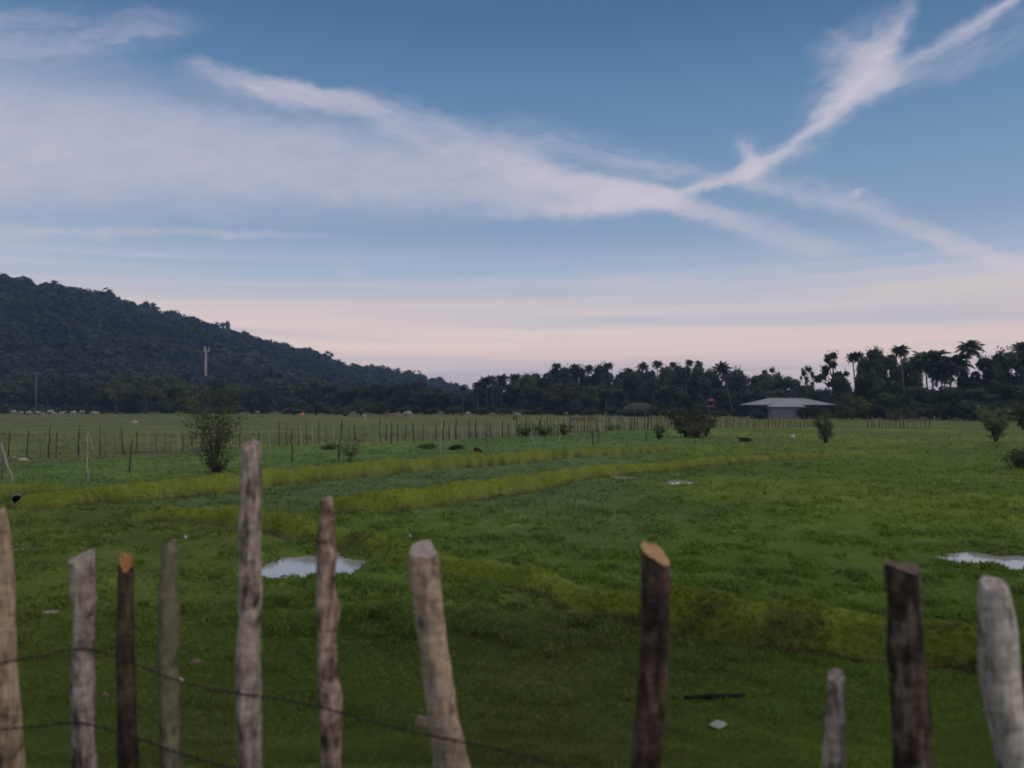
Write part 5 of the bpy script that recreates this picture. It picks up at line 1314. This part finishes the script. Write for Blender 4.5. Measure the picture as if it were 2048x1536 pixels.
# ------------------------------------------------------------------ grass
def build_grass():
    m, nt, b, out = newmat('grass_blades')
    a = nt.nodes.new('ShaderNodeAttribute'); a.attribute_name = 'cover'
    nt.links.new(a.outputs['Color'], b.inputs['Base Color']); b.inputs['Roughness'].default_value = 0.6
    t = nt.nodes.new('ShaderNodeBsdfTranslucent'); nt.links.new(a.outputs['Color'], t.inputs[0])
    mx = nt.nodes.new('ShaderNodeMixShader'); mx.inputs[0].default_value = 0.45
    nt.links.new(b.outputs[0], mx.inputs[1]); nt.links.new(t.outputs[0], mx.inputs[2]); nt.links.new(mx.outputs[0], out.inputs[0])
    N = 185000
    py = 868 + (1640 - 868) * rng.random(N) ** 0.9; px = rng.uniform(-180, 2230, N)
    y = CAMH * FPX / (py - HORY); x = (px - 1024) / FPX * y
    y = y * (1 + rng.normal(size=N) * 0.01)
    clump = fbm(x * 2.6, y * 2.6, 41, 3)
    pr = puddle_r(x, y); keep = (pr > 0.88 + 0.3 * rng.random(N)) & (y > 3.4)
    bank = np.zeros(N)
    for P, hw in BANKS:
        d, h, s = pdist(P, x, y); bank = np.maximum(bank, 1 - sstep(hw * 0.4, hw * 1.1, d))
    keep &= rng.random(N) > bank * 0.5
    x, y, clump = x[keep], y[keep], clump[keep]
    M = 60000; y2 = 3.6 + 6.4 * rng.random(M) ** 0.8; x2 = (rng.uniform(-150, 2200, M) - 1024) / FPX * y2; k2 = puddle_r(x2, y2) > 1.12
    x = np.concatenate([x, x2[k2]]); y = np.concatenate([y, y2[k2]]); clump = np.concatenate([clump, fbm(x2[k2] * 2.6, y2[k2] * 2.6, 41, 3)]); n = len(x)
    z = terrain(x, y)
    bund = np.zeros(n)
    for P, hw in BUNDS:
        d, h, s = pdist(P, x, y); bund = np.maximum(bund, (1 - sstep(hw * 0.5, hw * 1.2, d)) * np.clip(h / 0.25, 0, 1))
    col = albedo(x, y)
    L = (0.016 + 0.0019 * y ** 0.9) * (0.35 + 0.45 * sstep(13, 8, y) + (1.5 - 0.6 * sstep(13, 8, y)) * sstep(0.42, 0.68, clump)) * (1 - 0.35 * bund)
    K = 5
    V = np.empty((n, K, 3, 3), np.float32); C = np.ones((n, K, 3, 4), np.float32)
    for k in range(K):
        a_ = rng.uniform(0, 2 * np.pi, n); lean = rng.uniform(0.15, 1.1, n)
        ln = L * rng.uniform(0.6, 1.4, n); wd = ln * rng.uniform(0.14, 0.34, n)
        ox = rng.normal(size=n) * L * 0.6; oy = rng.normal(size=n) * L * 0.6
        ca, sa = np.cos(a_), np.sin(a_)
        V[:, k, 0] = np.stack([x + ox - sa * wd, y + oy + ca * wd, z - 0.01], -1)
        V[:, k, 1] = np.stack([x + ox + sa * wd, y + oy - ca * wd, z - 0.01], -1)
        V[:, k, 2] = np.stack([x + ox + ca * ln * np.sin(lean), y + oy + sa * ln * np.sin(lean), z + ln * np.cos(lean)], -1)
        tone = rng.uniform(0.95, 1.75, n)[:, None]; hue = rng.normal(size=n) * 0.10
        c = col * tone; c[:, 0] *= 1 + hue; st = rng.random(n) < 0.035; c[st] = np.array([0.20, 0.17, 0.085]) * tone[st]
        C[:, k, :, :3] = np.clip(c, 0.004, 0.5)[:, None, :]
    V = V.reshape(-1, 3); F = np.arange(len(V)).reshape(-1, 3)
    me = mesh_np('grass', V, F, m)
    ca_ = me.color_attributes.new('cover', 'FLOAT_COLOR', 'POINT'); ca_.data.foreach_set('color', C.reshape(-1))
    o = obj('grass', me); tag(o, 'short green grass and low weeds covering the wet field', 'grass', kind='stuff')
build_grass()

# ------------------------------------------------------------------ air
def build_haze():
    m = bpy.data.materials.new('evening_air'); m.use_nodes = True; nt = m.node_tree; nt.nodes.clear()
    v = nt.nodes.new('ShaderNodeVolumePrincipled'); v.inputs['Color'].default_value = (0.36, 0.60, 1.0, 1); v.inputs['Density'].default_value = 0.00030; v.inputs['Anisotropy'].default_value = 0.1
    out = nt.nodes.new('ShaderNodeOutputMaterial'); nt.links.new(v.outputs[0], out.inputs['Volume'])
    mb = MB(); mb.box((0, 585, 74), (17400, 1260, 156)); o = obj('haze', mb.mesh('haze', m)); tag(o, 'thin blue evening air over the fields and hill', 'haze', kind='stuff')
build_haze()
